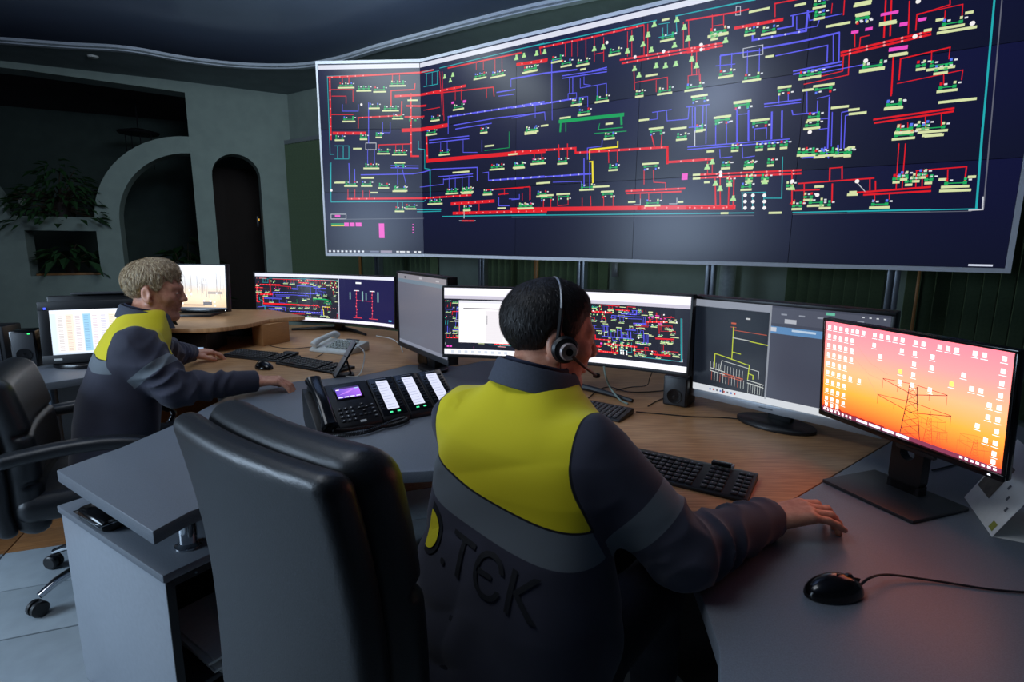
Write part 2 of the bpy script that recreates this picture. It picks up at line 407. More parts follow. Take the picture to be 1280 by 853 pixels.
s_, z_ = hit_s(PA, dA, nA, 323, 277); o = mbox('door_switch', (0, 0, 0), (.05, .03, .16), BLK); o.location = PA + dA * s_ - nA * 0.0 + nA * .1 + Vector((0, 0, z_)); o.rotation_euler = (0, 0, math.atan2(dA.y, dA.x) + PI / 2); tag(o, 'small dark switch box in the narrow arched doorway', 'switch')
mbox('lamp_dot', (0, -.018, .03), (.02, .01, .03), emit('amber_led', (255, 190, 60), 1.5), o, 0)
# door leaf in the doorway
o = MB().box((0, 0, 1.3), (.9, .04, 2.6)).build('door_1', mat('dark_door', (40, 30, 24), .85, scale=6, stretch=(8, 8, .5)), None, .004); o.location = PA + dA * (sm) + nA * 1.3; o.rotation_euler = (0, 0, math.atan2(dA.y, dA.x)); struct(o, 'dark wooden door leaf deep in the arched doorway')
# ================================================================== video wall
VW, VH, VZ = 1.226, 0.665, 1.255
LEND = Vector((-2.10, 6.285, 0)); LD = (FOLD - LEND).normalized(); LN = Vector((-LD.y, LD.x, 0)); LW = (FOLD - LEND).length
vw = thing('video_wall', 'huge dark video wall showing a red and blue power grid diagram', 'video wall', tuple(FOLD), 0)
def on_vw(o): o.parent = vw; o.matrix_parent_inverse = Matrix.Translation(-FOLD); return o
SCRW = screen_mat('video_wall_picture', 1.0, 0.30)
class Draw:
    """flat coloured shapes on a display; place(u, v, layer) gives the point of the screen"""
    def __init__(s, place, nu=1): s.place = place; s.v = []; s.f = []; s.c = []; s.k = 0; s.nu = nu
    def quad(s, pts, col, lay=1):
        o = len(s.v); s.v += [s.place(u, v, lay) for u, v in pts]; s.f.append(tuple(range(o, o + len(pts))))
        cs = col if isinstance(col, list) else [col] * len(pts)
        s.c += [srgb(c) if max(c) > 0 else (0, 0, 0, 1) for c in cs]
    def rect(s, u0, v0, u1, v1, col, lay=1):
        n = max(1, int(math.ceil(abs(u1 - u0) / s.nu))) if s.nu < 1 else 1
        for i in range(n):
            a, b = u0 + (u1 - u0) * i / n, u0 + (u1 - u0) * (i + 1) / n
            s.quad([(a, v0), (b, v0), (b, v1), (a, v1)], col, lay)
    def line(s, pts, w, col, lay=1):
        for (a, b), (c, d) in zip(pts[:-1], pts[1:]):
            L = math.hypot(c - a, d - b)
            if L < 1e-6: continue
            x, y = (c - a) / L, (d - b) / L; n = max(1, int(math.ceil(abs(c - a) / s.nu))) if s.nu < 1 else 1
            a, b, c, d = a - x * w / 2, b - y * w / 2, c + x * w / 2, d + y * w / 2
            for i in range(n):
                p, q = i / n, (i + 1) / n; x0, y0, x1, y1 = a + (c - a) * p, b + (d - b) * p, a + (c - a) * q, b + (d - b) * q
                s.quad([(x0 - y * w / 2, y0 + x * w / 2), (x0 + y * w / 2, y0 - x * w / 2), (x1 + y * w / 2, y1 - x * w / 2), (x1 - y * w / 2, y1 + x * w / 2)][::-1], col, lay)
    def disc(s, u, v, r, col, lay=2, n=8): s.quad([(u + r * math.cos(2 * PI * i / n), v + r * math.sin(2 * PI * i / n)) for i in range(n)], col, lay)
    def build(s, name, m, parent=None):
        me = bpy.data.meshes.new(name); me.from_pydata(s.v, [], s.f); me.materials.append(m)
        a = me.color_attributes.new('Col', 'FLOAT_COLOR', 'CORNER'); a.data.foreach_set('color', np.array(s.c, np.float32).ravel())
        o = bpy.data.objects.new(name, me); COL.objects.link(o)
        if parent is not None: o.parent = parent
        return o
def wplace(u, v, lay):          # u < 0 lies on the folded left column
    g = 0.003 + 0.0006 * lay
    q = (FOLD + WD * u - WN * g) if u >= 0 else (FOLD + LD * u - LN * g)
    return Vector((q.x, q.y, VZ + v))
def wpx(px, py):                # pixel of the photograph to a place on the wall
    r = ray(px, py)
    t = FOLD.dot(WN) / (r.x * WN.x + r.y * WN.y); q = r * t
    u = (Vector((q.x, q.y, 0)) - FOLD).dot(WD)
    if u < 0:
        t = FOLD.dot(LN) / (r.x * LN.x + r.y * LN.y); q = r * t; u = (Vector((q.x, q.y, 0)) - FOLD).dot(LD)
    return u, q.z + HC - VZ
# panels
PBACK = mat('panel_case', (16, 16, 18), .5)
def panel(u0, u1, j):
    g = 0.0016
    D = WD if u0 >= 0 else LD; Nn = WN if u0 >= 0 else LN
    mb = MB(); z0, z1 = VZ + j * VH + g, VZ + (j + 1) * VH - g
    a, b = FOLD + D * (u0 + g), FOLD + D * (u1 - g)
    vs = [q + Nn * t + Vector((0, 0, z)) for t in (0, .1) for q, z in ((a, z0), (b, z0), (b, z1), (a, z1))]
    mb.add(vs, [(0, 1, 2, 3), (7, 6, 5, 4), (0, 4, 5, 1), (1, 5, 6, 2), (2, 6, 7, 3), (3, 7, 4, 0)])
    o = on_vw(mb.build('display_panel', PBACK))
    dr = Draw(wplace); dr.nu = 1
    k = 1 + rng.uniform(-.12, .12)
    hi = (15 * k, 17 * k, 56 * k); lo = (13 * k, 16 * k, 40 * k)
    dr.quad([(u0 + g, j * VH + g), (u1 - g, j * VH + g), (u1 - g, (j + 1) * VH - g), (u0 + g, (j + 1) * VH - g)], [lo, lo, hi, hi], 0)
    p = dr.build('panel_glow', SCRW, o)
    return o
cols = [(-LW, 0.0)] + [(i * VW, (i + 1) * VW) for i in range(4)]
for u0, u1 in cols:
    for j in range(3): panel(u0, u1, j)
# frame
mb = MB()
def bar(a, b, z0, z1, nn, t0=-.006, t1=.1):
    vs = [q + nn * t + Vector((0, 0, z)) for t in (t0, t1) for q, z in ((a, z0), (b, z0), (b, z1), (a, z1))]
    mb.add(vs, [(0, 1, 2, 3), (7, 6, 5, 4), (0, 4, 5, 1), (1, 5, 6, 2), (2, 6, 7, 3), (3, 7, 4, 0)])
RE = FOLD + WD * (4 * VW)
for z0, z1 in ((VZ - .03, VZ), (VZ + 3 * VH, VZ + 3 * VH + .03)):
    bar(FOLD, RE + WD * .03, z0, z1, WN); bar(LEND - LD * .02, FOLD, z0, z1, LN)
bar(RE, RE + WD * .03, VZ, VZ + 3 * VH, WN); bar(LEND - LD * .02, LEND, VZ, VZ + 3 * VH, LN)
on_vw(mb.build('frame', mat('frame_silver', (212, 214, 220), .45, metal=.0, var=.02)))
# posts
for px in (474, 604, 728, 889, 1118):
    r_ = ray(px, 340); o_ = FOLD + WN * .22; t = o_.dot(WN) / (r_.x * WN.x + r_.y * WN.y); q = Vector((r_.x * t, r_.y * t, 0))
    m2 = MB(); 
    for k in (-.022, .022): m2.box(q + WD * k + Vector((0, 0, 1.5)), (.034, .08, 3.0), RZ(YAW))
    m2.box(q + WN * .02 + Vector((0, 0, 1.5)), (.03, .05, 3.0), RZ(YAW))
    on_vw(m2.build('support_post', ALU, None, .003))
# ---- the diagram
CC = {'R': (226, 24, 34), 'B': (92, 92, 236), 'C': (34, 168, 176), 'G': (0, 158, 84), 'Y': (244, 226, 40), 'W': (196, 198, 206), 'D': (96, 98, 112)}
CROP = {'A': (380, 50, 4.267), 'B': (380, 200, 4.267), 'C': (640, 0, 4.267), 'D': (640, 180, 4.267), 'E': (860, 0, 4.267), 'F': (860, 180, 4.267), 'G': (1060, 0, 5.018), 'H': (1060, 160, 4.49)}
TR = {
'A': "R9 130,200 630,172 690,160;R8 138,200 145,530;R3 138,265 262,265 262,330;R3 150,300 225,300 225,340;R4 140,398 262,398;R14 160,497 325,497;R7 290,415 520,403 522,330;R4 290,415 290,470;R12 490,300 640,290 860,245;R6 470,270 590,265 592,235;R6 465,270 465,350;R9 550,352 650,350;R7 540,410 640,408;R18 530,482 760,455;R9 570,290 572,620 610,620;R5 400,560 565,555;R3 400,560 400,600;R3 490,560 490,600;R3 527,560 527,600;R20 660,645 1280,592;R11 655,520 660,650;R3 725,170 740,400;R3 738,170 748,430;R7 770,150 1160,68;R2 920,125 920,160;R2 958,118 958,160;R2 1020,105 1020,170;R2 1057,98 1057,165;R14 1140,130 1290,112;R3 808,265 808,320;R3 840,262 840,320;R5 640,292 1010,252 1015,300;R3 975,258 975,310;R3 640,375 725,360;R4 205,200 205,230;R4 240,200 240,230;R4 472,185 472,225;R4 510,183 510,225;B4 345,335 345,550;W2 330,550 385,550 385,585 330,585 330,550;B3 340,585 340,660;B3 376,585 376,660;B3 205,380 290,380 290,345;B3 205,345 205,380;B3 420,440 420,505;B3 460,440 460,495 385,495;B4 465,670 610,672;B4 465,682 610,684;B3 500,690 500,770;B3 525,690 545,770;B5 305,720 580,715 690,690 925,680 925,750;B8 770,410 1100,360 1280,330;B4 770,410 770,500;B5 800,455 1035,415 1170,400 1280,385;B5 810,475 1000,445;B5 670,535 880,512;B5 670,550 880,527;B3 730,545 730,605;B3 765,540 765,600;B3 850,530 850,600 925,600;B3 950,535 950,595;B6 1030,280 1125,265;B4 1040,300 1120,290;B4 1105,250 1105,210 1280,180;B5 720,730 900,715;B5 745,745 900,728;B2 775,735 775,790;B2 808,735 808,790;B2 845,730 845,790;B2 880,725 880,790;B8 990,750 1280,728;B4 955,710 985,705 985,750;B3 620,785 745,770 745,740;C4 725,150 1280,18;C3 125,195 140,610 160,610;C3 145,655 145,853;C3 165,565 240,565;C3 165,635 240,635;C3 180,565 180,630;C3 210,565 210,630;C3 240,565 240,630;C4 610,540 610,580 645,585 645,685 672,690 675,853;C3 645,180 720,165;C3 640,250 715,235;C3 655,180 655,240;C3 685,175 685,240;C3 712,170 712,235;G3 965,590 1095,575 1095,490;C4 125,195 690,158",
'B': "R9 235,208 640,205 890,188;R16 790,235 1010,220;R16 800,285 1290,272;R3 235,160 235,208;R3 272,160 272,208;R3 315,165 315,208;R3 350,165 350,208;R6 975,160 1170,148;R4 1070,155 1070,185;R4 1170,146 1208,145 1208,210;R4 1165,180 1165,215;R5 1040,185 1090,180;R4 830,240 830,280;R4 935,230 935,280;C4 140,20 145,225 640,222 650,215;C4 500,225 500,260;C4 525,225 525,260;C6 605,265 730,265;C4 605,277 730,274;C5 740,302 1290,292;C4 675,50 675,200;B5 240,20 245,130;B5 270,50 272,130;B4 1040,200 1040,245 1095,245;B3 1095,208 1150,208 1150,185;W2 145,290 225,290 225,315 145,315 145,290;D2 145,318 640,312;W5 855,250 855,310;W4 830,325 915,325;R8 845,325 905,325;G6 148,342 215,342;Y3 148,352 215,352",
'C': "R9 150,255 400,205 700,135;R4 150,255 155,290;R14 30,345 185,320;R2 285,235 285,300;R2 320,228 320,300;R3 352,220 352,300;R3 395,210 395,310;R3 440,205 440,330;R3 490,200 490,330;R3 440,290 490,280;R3 640,165 640,300;R3 617,170 617,300;R4 705,135 705,300;R4 725,130 725,300;R9 580,320 1120,230;R9 590,338 1120,245;R4 650,350 655,480;R4 660,440 830,412 830,480;R3 770,430 770,490;R7 930,110 1200,65 1260,50;R4 942,110 945,250;R3 1070,85 1070,150;R3 1130,75 1130,140;R3 1070,140 1130,130;R3 915,120 915,260;R4 985,280 985,400;R4 960,280 960,400;R3 940,405 1005,395;R3 940,405 940,450;R3 1005,395 1005,440;R11 0,812 340,790 340,815 830,785 830,870;R5 745,720 762,790;R5 800,720 795,790;R4 120,800 120,850;R4 160,798 160,850;R4 515,800 517,850;B7 0,420 180,390 345,372;B6 213,325 213,540;B4 213,325 250,315;B8 0,575 180,552 340,525;B3 300,500 345,495 345,525 300,530 300,500;B4 308,420 308,500;B4 325,415 325,500;B5 270,405 505,370;B5 270,418 505,383;B3 365,420 365,470 505,445 505,500;B3 455,455 455,510;B3 385,410 385,450 420,455;B3 360,520 405,515 405,570;B3 360,520 360,570;B4 0,630 175,598 178,640;B3 125,545 125,630;B3 215,545 215,640;B4 1110,300 1280,275;B3 1110,300 1110,370;B3 1172,290 1172,360;B3 1090,352 1190,342;B4 750,600 850,585;B3 775,600 775,635 735,640;B4 825,590 828,645 940,635 945,570;B4 930,572 1055,558;B3 962,575 962,680;W6 975,700 975,780;B5 978,575 978,700;B4 1020,570 1018,675 945,680;B5 1037,565 1035,765;B3 1088,660 1088,770;B3 1145,655 1145,765;B7 1200,590 1200,755;B7 1262,590 1262,750;G18 258,648 590,612;G10 262,650 258,700;G12 583,615 585,660;G5 288,660 288,700;G4 440,712 610,700;G5 460,692 590,680;G4 468,660 462,692;Y6 415,850 415,800 565,785 565,755;B4 403,850 403,790 480,780 482,750;C5 0,270 770,110;C3 785,130 840,122;C5 880,85 1290,-2;C4 875,85 880,170;C4 785,200 880,180;C3 805,150 805,200;C3 830,130 830,185;B3 230,330 260,325;B6 430,378 505,360",
'D': "R4 705,140 705,215;R4 755,140 757,205 820,208 820,240;R10 610,252 920,238;R8 615,265 900,255;R22 0,350 680,342 1180,338;R4 170,300 168,345;R4 208,300 208,345;R4 375,290 375,340;R4 420,280 422,330;R3 490,280 490,345;R3 540,280 540,340;R5 1085,220 1088,325;R5 1110,240 1112,330;R5 1158,230 1155,335;R5 1183,180 1183,345;R5 250,5 253,85;R5 297,0 297,80;R12 830,20 830,97 870,95 1070,80;R4 515,35 517,100;R4 563,30 563,95;R4 685,265 685,300;R4 730,265 730,300;R4 800,262 800,300;R3 245,280 245,330 300,325 300,280;B8 0,188 380,162 420,160;B6 385,80 385,230;B4 415,100 415,240;B3 220,205 370,200 372,230;Y9 430,95 432,205;Y6 565,0 565,15 415,30 415,70;Y6 415,95 430,95;C5 0,382 1290,368;D3 0,392 1290,382;B3 0,298 40,295 40,270;R3 0,235 95,228 95,300;W3 650,325 685,325 685,295;W3 840,320 880,320 880,290",
'E': "R3 130,80 130,155;R3 190,75 190,140;R14 255,150 500,105;R6 465,20 620,-10;R4 465,20 465,90;R3 770,20 765,70;R4 835,0 830,80;R6 1055,0 1045,200;R6 1085,0 1078,190;R9 820,280 1290,168;R9 820,297 1290,185;R4 890,185 890,250;R4 915,250 920,200 965,190;R4 860,290 855,400 620,450;R4 830,295 825,380 700,410;R6 1095,310 1085,500;R9 0,265 150,235;R9 0,280 110,262;R3 20,290 20,370;R3 60,370 62,430;W3 260,35 280,35 280,80 255,82 258,35;B9 345,215 630,165 640,60;B8 345,185 345,215;B7 480,155 560,140 560,90;B5 550,85 670,60;B4 580,90 580,160 690,140 700,110;B4 645,80 650,110 820,75;B5 175,295 390,268;B4 175,295 172,370;B4 235,285 232,360;B4 150,352 250,342;W3 295,260 400,240 400,290 295,305 295,260;B4 318,270 316,390;B4 382,260 380,380;B8 400,258 620,218 805,175;B5 808,175 805,330;B4 775,185 775,325;B5 470,298 745,242 742,330;B7 565,380 815,330;B7 565,396 815,346;B4 700,390 935,345;B6 410,555 600,532;B5 410,570 600,547;B4 485,510 485,550;B4 535,500 535,540;B8 448,600 445,740;B8 502,595 500,730;B5 555,590 560,612 690,600 692,540;B3 690,525 755,510;B6 755,520 745,790;B4 770,600 765,780;B4 815,790 820,600 880,588;B4 832,790 840,618 870,610;B3 635,490 635,600;B5 0,785 540,742;B5 0,798 540,755;B7 262,600 262,750;B7 322,595 322,745;B4 262,612 322,606;B4 355,745 355,688 420,682 418,740;B4 148,680 148,770;B4 207,680 205,760;B3 690,637 745,633;B3 700,690 745,685;C4 0,72 360,0",
'F': "R9 60,165 600,140;R9 65,182 600,158;R5 145,185 147,330;R5 172,180 172,335;R5 220,180 215,335;R5 247,175 240,345;R18 0,342 230,342;R6 555,145 555,325;R6 590,212 990,183;R5 565,250 700,245;R5 620,210 620,320;R6 770,215 768,310;R6 757,130 755,200;R6 822,120 822,185;R5 757,130 822,125;R8 905,260 1290,230;R8 940,272 1290,252;R5 970,190 970,245;R5 1000,200 1000,245;R4 1112,200 1110,240;R4 1145,190 1142,235;R4 1125,0 1112,190;R4 1160,0 1145,190;R4 105,95 105,165;R4 130,85 130,160;R4 545,320 570,300;R4 610,320 625,300;C5 560,366 1290,350;C4 505,70 500,290 410,290;C4 285,262 415,258;C4 290,262 290,350;C4 345,262 345,350;C4 405,262 405,350;B6 610,75 800,60;B5 735,30 750,75;B4 170,30 172,75 235,68;B4 290,20 292,75 355,65;B7 730,20 725,45;B7 800,10 800,50;D3 560,376 1290,362;W2 900,205 945,255",
'G': "R5 385,10 378,215;R5 425,190 432,95 640,30 640,-5;R4 432,90 720,28 715,100;R4 610,70 605,130;R6 320,500 330,370 640,298;R4 525,320 522,400;R4 640,298 632,370;R4 310,525 720,440 712,500;R4 600,465 600,530;R9 165,750 660,680;R9 170,772 655,700;R6 285,360 270,600;R4 330,780 330,830;R4 375,770 375,820;R4 485,735 485,800;R4 585,720 585,790;C8 918,0 840,853;D5 965,0 890,853;B3 0,425 95,408",
'H': "R5 385,240 665,218 655,300;R4 385,240 380,330;R4 418,250 415,330;R4 560,235 558,300;C8 755,0 720,450;C5 0,470 720,455;D5 800,0 760,450;W6 680,462 755,458 758,390;R4 150,375 150,410;R4 232,370 232,400;D3 0,480 690,468",
}
CL = {   # substations: x, y of the caption, its width; n = caption only, i = caption above the symbols
'A': "225,255,90;320,272,80;405,277,70;500,245,90;375,365,60;462,378,90;240,435,70;400,520,35;190,535,50;318,530,40;510,612,80;425,607,70;360,685,85;515,805,75;790,820,60;870,812,70;940,205,70;1035,195,80;1205,170,80;825,370,60;750,612,60;1030,690,80;1145,680,60;1250,660,80;1215,490,75;195,760,50n;340,735,70n;285,580,45n;510,655,60i;1115,610,50n;838,705,90n;580,322,55n;595,440,80;960,495,40;680,505,60;990,565,50n;650,775,60n;1260,765,40n;425,790,60;335,780,60;250,780,70;700,430,50;500,420,60",
'B': "340,97,70n;190,122,55n;510,168,75;665,290,60n;510,275,50;790,180,70;870,178,60;1055,258,45n;1180,258,85;700,235,80;640,140,60n;980,185,50;375,175,40n;1270,195,60;870,270,40;570,262,60",
'C': "290,352,60;378,347,70;548,292,65;745,402,65n;680,515,45;815,500,80;970,480,100;1100,190,110;480,542,75;385,612,70;1140,410,80;285,628,60n;100,712,65;1000,512,90i;1230,545,95i;1130,622,80i;770,685,80i;890,685,85n;705,640,55n;105,380,70;520,660,40n;1010,695,50n;175,670,40n;520,740,60;1060,808,40n;820,105,40n;380,370,30n;345,560,60;240,330,60;830,215,80;1080,210,40;1000,700,40;905,745,60",
'D': "40,128,60;140,105,80;270,105,55;540,140,50;740,105,90i;185,275,75i;275,268,75i;75,345,85;750,330,85;400,245,80;475,228,90n;175,208,60n;510,255,70i;1060,40,40n;1140,130,50;1260,130,50;985,165,40n;985,185,40n;900,310,30n;640,310,40n;1135,370,40n;1040,205,30n",
'E': "380,55,110n;600,25,60n;800,132,130n;160,185,110;340,430,100;200,410,80;1065,120,90n;980,375,135;1120,290,95n;1095,575,95;1150,710,100;290,542,95i;180,625,85i;385,640,100i;515,465,75i;725,455,115i;810,572,95n;885,585,60n;905,605,95n;670,640,70;660,685,90;935,15,90n;930,75,75i;435,302,45n;250,805,40;380,800,40;445,795,40;510,790,40;640,480,60n;120,808,40n;700,100,60;330,185,60;430,180,80;620,420,60;680,410,60;740,830,90;820,830,90;640,830,80;1250,690,70;700,40,70;1240,370,50",
'F': "580,348,55;730,343,65;1020,340,110;325,200,40;410,200,40;220,215,30;120,40,40n;195,370,40n;465,368,70n;700,228,50n;880,258,40n;610,60,60;700,70,60;850,65,40;1110,205,25;1150,190,25;1215,200,30;1250,180,25;680,330,90;540,240,30;310,245,60;440,115,35;200,130,40;330,125,40;640,300,50",
'G': "680,190,250n;150,435,160;315,345,120n;250,150,110n;285,680,120;685,632,240n;580,430,180;620,570,130;350,830,120;530,825,190;540,850,120n;90,30,110n;95,95,90i;650,170,160;575,125,40n;760,80,40n;500,190,40n;580,460,90",
'H': "175,447,115;600,352,180n;600,330,160;315,25,110;470,40,110n;25,375,60n;340,320,25;20,110,40n;450,310,30;530,290,40n;695,275,40n;310,60,130",
}
MG = {'A': "795,335,14,12;858,328,18,14", 'B': "415,378,26,78;180,300,28,12;228,345,24,20;258,345,24,20;292,345,30,20;582,345,6,6;582,360,6,6;582,374,6,6;582,388,6,6", 'D': "922,175,34,34", 'E': "1075,72,95,16;890,172,40,16;965,155,40,16;1150,130,45,20;1250,105,40,16", 'G': "315,305,120,24;465,120,55,14"}
TW = {'C': "25,305;65,295;132,285;175,275;440,260;488,250;617,272;640,205;700,235;727,185;745,265;760,130;880,105;920,145;940,205;868,240;655,365;678,400;770,350;820,350;875,340;960,315;985,350;1140,215", 'F': "130,95;103,122;148,210;172,238;222,215;242,290;325,200;410,200;555,232", 'A': "1135,95;1175,82;1242,70;795,185;782,215;752,195"}
DOT = {'F': "902,200;557,200;690,273;305,275;305,308;305,342;347,275;347,308;347,342;408,275;408,308;408,342;175,152;175,170", 'C': "508,228;658,305;1010,240;1010,265;810,275", 'E': "70,240;650,705;948,325", 'G': "440,10;420,230;780,148", 'A': "307,345;147,803"}
WALLQ = []     # every shape as (kind, data) in wall coordinates so that the desk screens can repeat parts of it
def wq(kind, *a): WALLQ.append((kind,) + a)
def cpx(k, x, y): ox, oy, sc = CROP[k]; return wpx(ox + x / sc, oy + y / sc)
for k, txt in TR.items():
    sc = CROP[k][2]
    for it in txt.split(';'):
        h_, *pp = it.split(' '); col = CC[h_[0]]; wd = float(h_[1:])
        pts = [cpx(k, *map(float, q.split(','))) for q in pp]
        m_ = sum(q[0] for q in pts) / len(pts); dist = (FOLD + WD * m_).length if m_ > 0 else 6.3
        wq('l', pts, max(wd, 3.2) / sc * dist * 0.94 / FPX, col)
for k, txt in CL.items():
    ox, oy, sc = CROP[k]
    for it in txt.split(';'):
        x, y, w_ = it.split(','); kind = ''
        if w_[-1] in 'ni': kind = w_[-1]; w_ = w_[:-1]
        u, v = cpx(k, float(x), float(y)); u2, _ = cpx(k, float(x) + float(w_) / 2, float(y)); hw = min(max(abs(u2 - u), .02), .2)
        wq('r', u - hw, v - .008, u + hw, v + .008, (214, 224, 168))
        if kind != 'n':
            sg = -1 if kind == 'i' else 1
            n_ = 2 if hw < .08 else 3
            for i in range(n_):
                cx = u + (i - (n_ - 1) / 2) * 1.1 * hw / max(1, n_ - 1) * 1.2
                wq('r', cx - .010, v + sg * .022 - .009, cx + .010, v + sg * .022 + .009, (30, 168, 92))
                wq('r', cx - .007, v + sg * .045 - .008, cx + .007, v + sg * .045 + .008, random.choice([(40, 190, 110), (214, 224, 168), (226, 24, 34), (90, 120, 236)]))
                wq('r', cx + .016, v + sg * .040 - .005, cx + .032, v + sg * .040 + .005, (224, 226, 230))
            wq('r', u - hw * .8, v + sg * .022 - .003, u + hw * .8, v + sg * .022 + .003, (30, 168, 92))
for k, txt in MG.items():
    ox, oy, sc = CROP[k]
    for it in txt.split(';'):
        x, y, w_, h_ = map(float, it.split(',')); a = cpx(k, x - w_ / 2, y + h_ / 2); b = cpx(k, x + w_ / 2, y - h_ / 2)
        c_ = ((a[0] + b[0]) / 2, (a[1] + b[1]) / 2); hw = abs(b[0] - a[0]) / 2; u, v = cpx(k, x, y); v2 = cpx(k, x, y - h_ / 2)[1]
        wq('r', u - hw, v - (v2 - v), u + hw, v2, (236, 78, 196))
for k, txt in TW.items():
    for it in txt.split(';'):
        u, v = cpx(k, *map(float, it.split(',')))
        wq('p', [(u - .022, v - .020), (u + .022, v - .020), (u + .018, v - .004), (u + .010, v + .002), (u + .010, v + .020), (u - .010, v + .020), (u - .010, v + .002), (u - .018, v - .004)], (176, 226, 150))
for k, txt in DOT.items():
    for it in txt.split(';'):
        u, v = cpx(k, *map(float, it.split(','))); wq('d', u, v, .014, (244, 240, 240))
# beads of white along the red and blue bars
for q in [q for q in WALLQ if q[0] == 'l' and (q[3] == CC['R'] or q[3] == CC['B']) and q[2] > .013]:
    for (a, b), (c, d) in zip(q[1][:-1], q[1][1:]):
        L_ = math.hypot(c - a, d - b)
        if L_ < .18 or (L_ > 1.3 and q[3] == CC['R']): continue
        for i in range(int(L_ / .085)):
            t = (i + .5) / int(L_ / .085); wq('d', a + (c - a) * t, b + (d - b) * t, .0075, (255, 150, 150) if q[3] == CC['R'] else (190, 190, 255))
TOP = 3 * VH
dr = Draw(wplace)
LAY = {'l': 1, 'r': 3, 'p': 3, 'd': 4}
def paint(dr, q, T, W):
    k = q[0]
    if k == 'l':
        for a, b in zip(q[1][:-1], q[1][1:]):
            if a[0] * b[0] < 0:        # keep to one face at the fold
                t = a[0] / (a[0] - b[0]); m_ = (0.0, a[1] + (b[1] - a[1]) * t); segs = [(a, m_), (m_, b)]
            else: segs = [(a, b)]
            for s0_, s1_ in segs:
                if T: s0_, s1_ = T(*s0_), T(*s1_)
                if s0_ and s1_: dr.line([s0_, s1_], q[2] * W, q[3], 1)
    elif k == 'r':
        a = (q[1], q[2]); b = (q[3], q[4])
        if not T and a[0] * b[0] < 0: return
        if T: a, b = T(*a), T(*b)
        if a and b: dr.rect(a[0], a[1], b[0], b[1], q[5], 3)
    elif k == 'p':
        pts = [T(*p) if T else p for p in q[1]]
        if all(pts): dr.quad(pts, q[2], 3)
    elif k == 'd':
        p = T(q[1], q[2]) if T else (q[1], q[2])
        if p: dr.disc(p[0], p[1], q[3] * W, q[4], 4)
inw = lambda u, v: -LW < u < 4 * VW - .02 and 0 < v < TOP - .02
for q in WALLQ:
    if q[0] == 'l':
        q2 = ('l', [(u, min(v, TOP - .015)) for u, v in q[1]], q[2], q[3]); paint(dr, q2, None, 1)
    elif q[0] == 'r' and not inw(q[1], q[2]) or q[0] == 'd' and not inw(q[1], q[2]) or q[0] == 'p' and not inw(*q[1][0]): continue
    else: paint(dr, q, None, 1)
for u0, u1 in ((-LW, 0), (0, 4 * VW)):
    dr.rect(u0 + .005, TOP - .055, u1 - .005, TOP - .012, (222, 224, 238), 2)
dr.rect(-LW + .004, .006, -.004, .036, (48, 50, 70), 2)
for i in range(9): dr.rect(-LW + .02 + i * .048, .012, -LW + .045 + i * .048, .032, (220, 226, 236), 3)
dr.rect(-LW + .62, .01, -LW + .75, .034, (150, 140, 160), 3); dr.rect(-LW + .30 + .2, .014, -LW + .6, .03, (110, 116, 140), 3)
for u in (.8, .84, .87, .92, 1.0, 1.05): dr.rect(-LW + u, .014, -LW + u + .03, .03, (230, 232, 236), 3)
for u in (4 * VW - .06, ): dr.rect(u - .12, .010, u, .022, (206, 212, 230), 3)
im = dr.build('display_image', SCRW); on_vw(im)
# ================================================================== desks
DZ, DT = 0.74, 0.036
def smooth_poly(pts, idx, n=6):
    """round the run of corner points listed in idx with a spline"""
    return pts
wing = atz(152, 559, DZ)
bay1 = [(-.82, 1.154), (-.79, 1.25), (-.72, 1.35), (-.60, 1.43), (-.45, 1.475), (-.25, 1.50), (-.10, 1.53), (.03, 1.60)]
G1 = [(-1.316, 1.489)] + bay1 + [(.06, 1.68), (.03, 2.0), (-.01, 2.75), (-.05, 3.05), (-.18, 2.98), (-.29, 2.86), (-.55, 2.90), (-.66, 2.74), (-.75, 2.64), (-1.02, 2.52), (-1.15, 2.42), (-1.21, 2.25), (-1.22, 2.08), (-1.215, 1.93), (wing.x, wing.y)]
bay2 = [(.03, 1.60), (.10, 1.50), (.20, 1.37), (.29, 1.24), (.345, 1.12), (.37, 1.02)]
W1 = bay2 + [(.42, 1.09), (.815, 1.398), (1.213, 1.711), (1.80, 2.172), (1.62, 2.42), (1.10, 2.72), (.45, 3.0), (-.05, 3.05), (-.01, 2.75), (.03, 2.0), (.06, 1.68)]
G2 = [(.37, 1.02), (.36, .92), (.345, .80), (.31, .70), (.24, .52), (.12, .30), (1.9, .10), (2.15, 1.2), (1.80, 2.172), (1.213, 1.711), (.815, 1.398), (.42, 1.09)]
W2 = [(-1.15, 2.42), (-1.02, 2.52), (-.75, 2.64), (-.66, 2.74), (-.55, 2.90), (-.29, 2.86), (-.18, 2.98), (-.05, 3.05), (-.25, 3.45), (-.75, 3.95), (-1.25, 4.22), (-2.25, 4.35), (-2.35, 3.45), (-2.02, 2.95), (-1.88, 2.70), (-1.70, 2.53), (-1.5, 2.43), (-1.3, 2.39)]
G3 = [(-2.75, 1.80), (-2.07, 2.55), (-1.90, 2.74), (-2.02, 2.95), (-2.35, 3.45), (-3.4, 3.5), (-3.6, 1.95)]
def shrink(poly, g):
    n = len(poly); out = []
    for i in range(n):
        p, q, r = Vector(poly[i - 1]), Vector(poly[i]), Vector(poly[(i + 1) % n])
        a = (q - p).normalized(); b = (r - q).normalized(); na = Vector((-a.y, a.x)); nb_ = Vector((-b.y, b.x)); m_ = na + nb_
        m_ = m_ / max(m_.length, .3); out.append(tuple(q + m_ * g))
    return out
def area2(p): return sum(p[i][0] * p[(i + 1) % len(p)][1] - p[(i + 1) % len(p)][0] * p[i][1] for i in range(len(p)))
def ccw(p): return p if area2(p) > 0 else p[::-1]
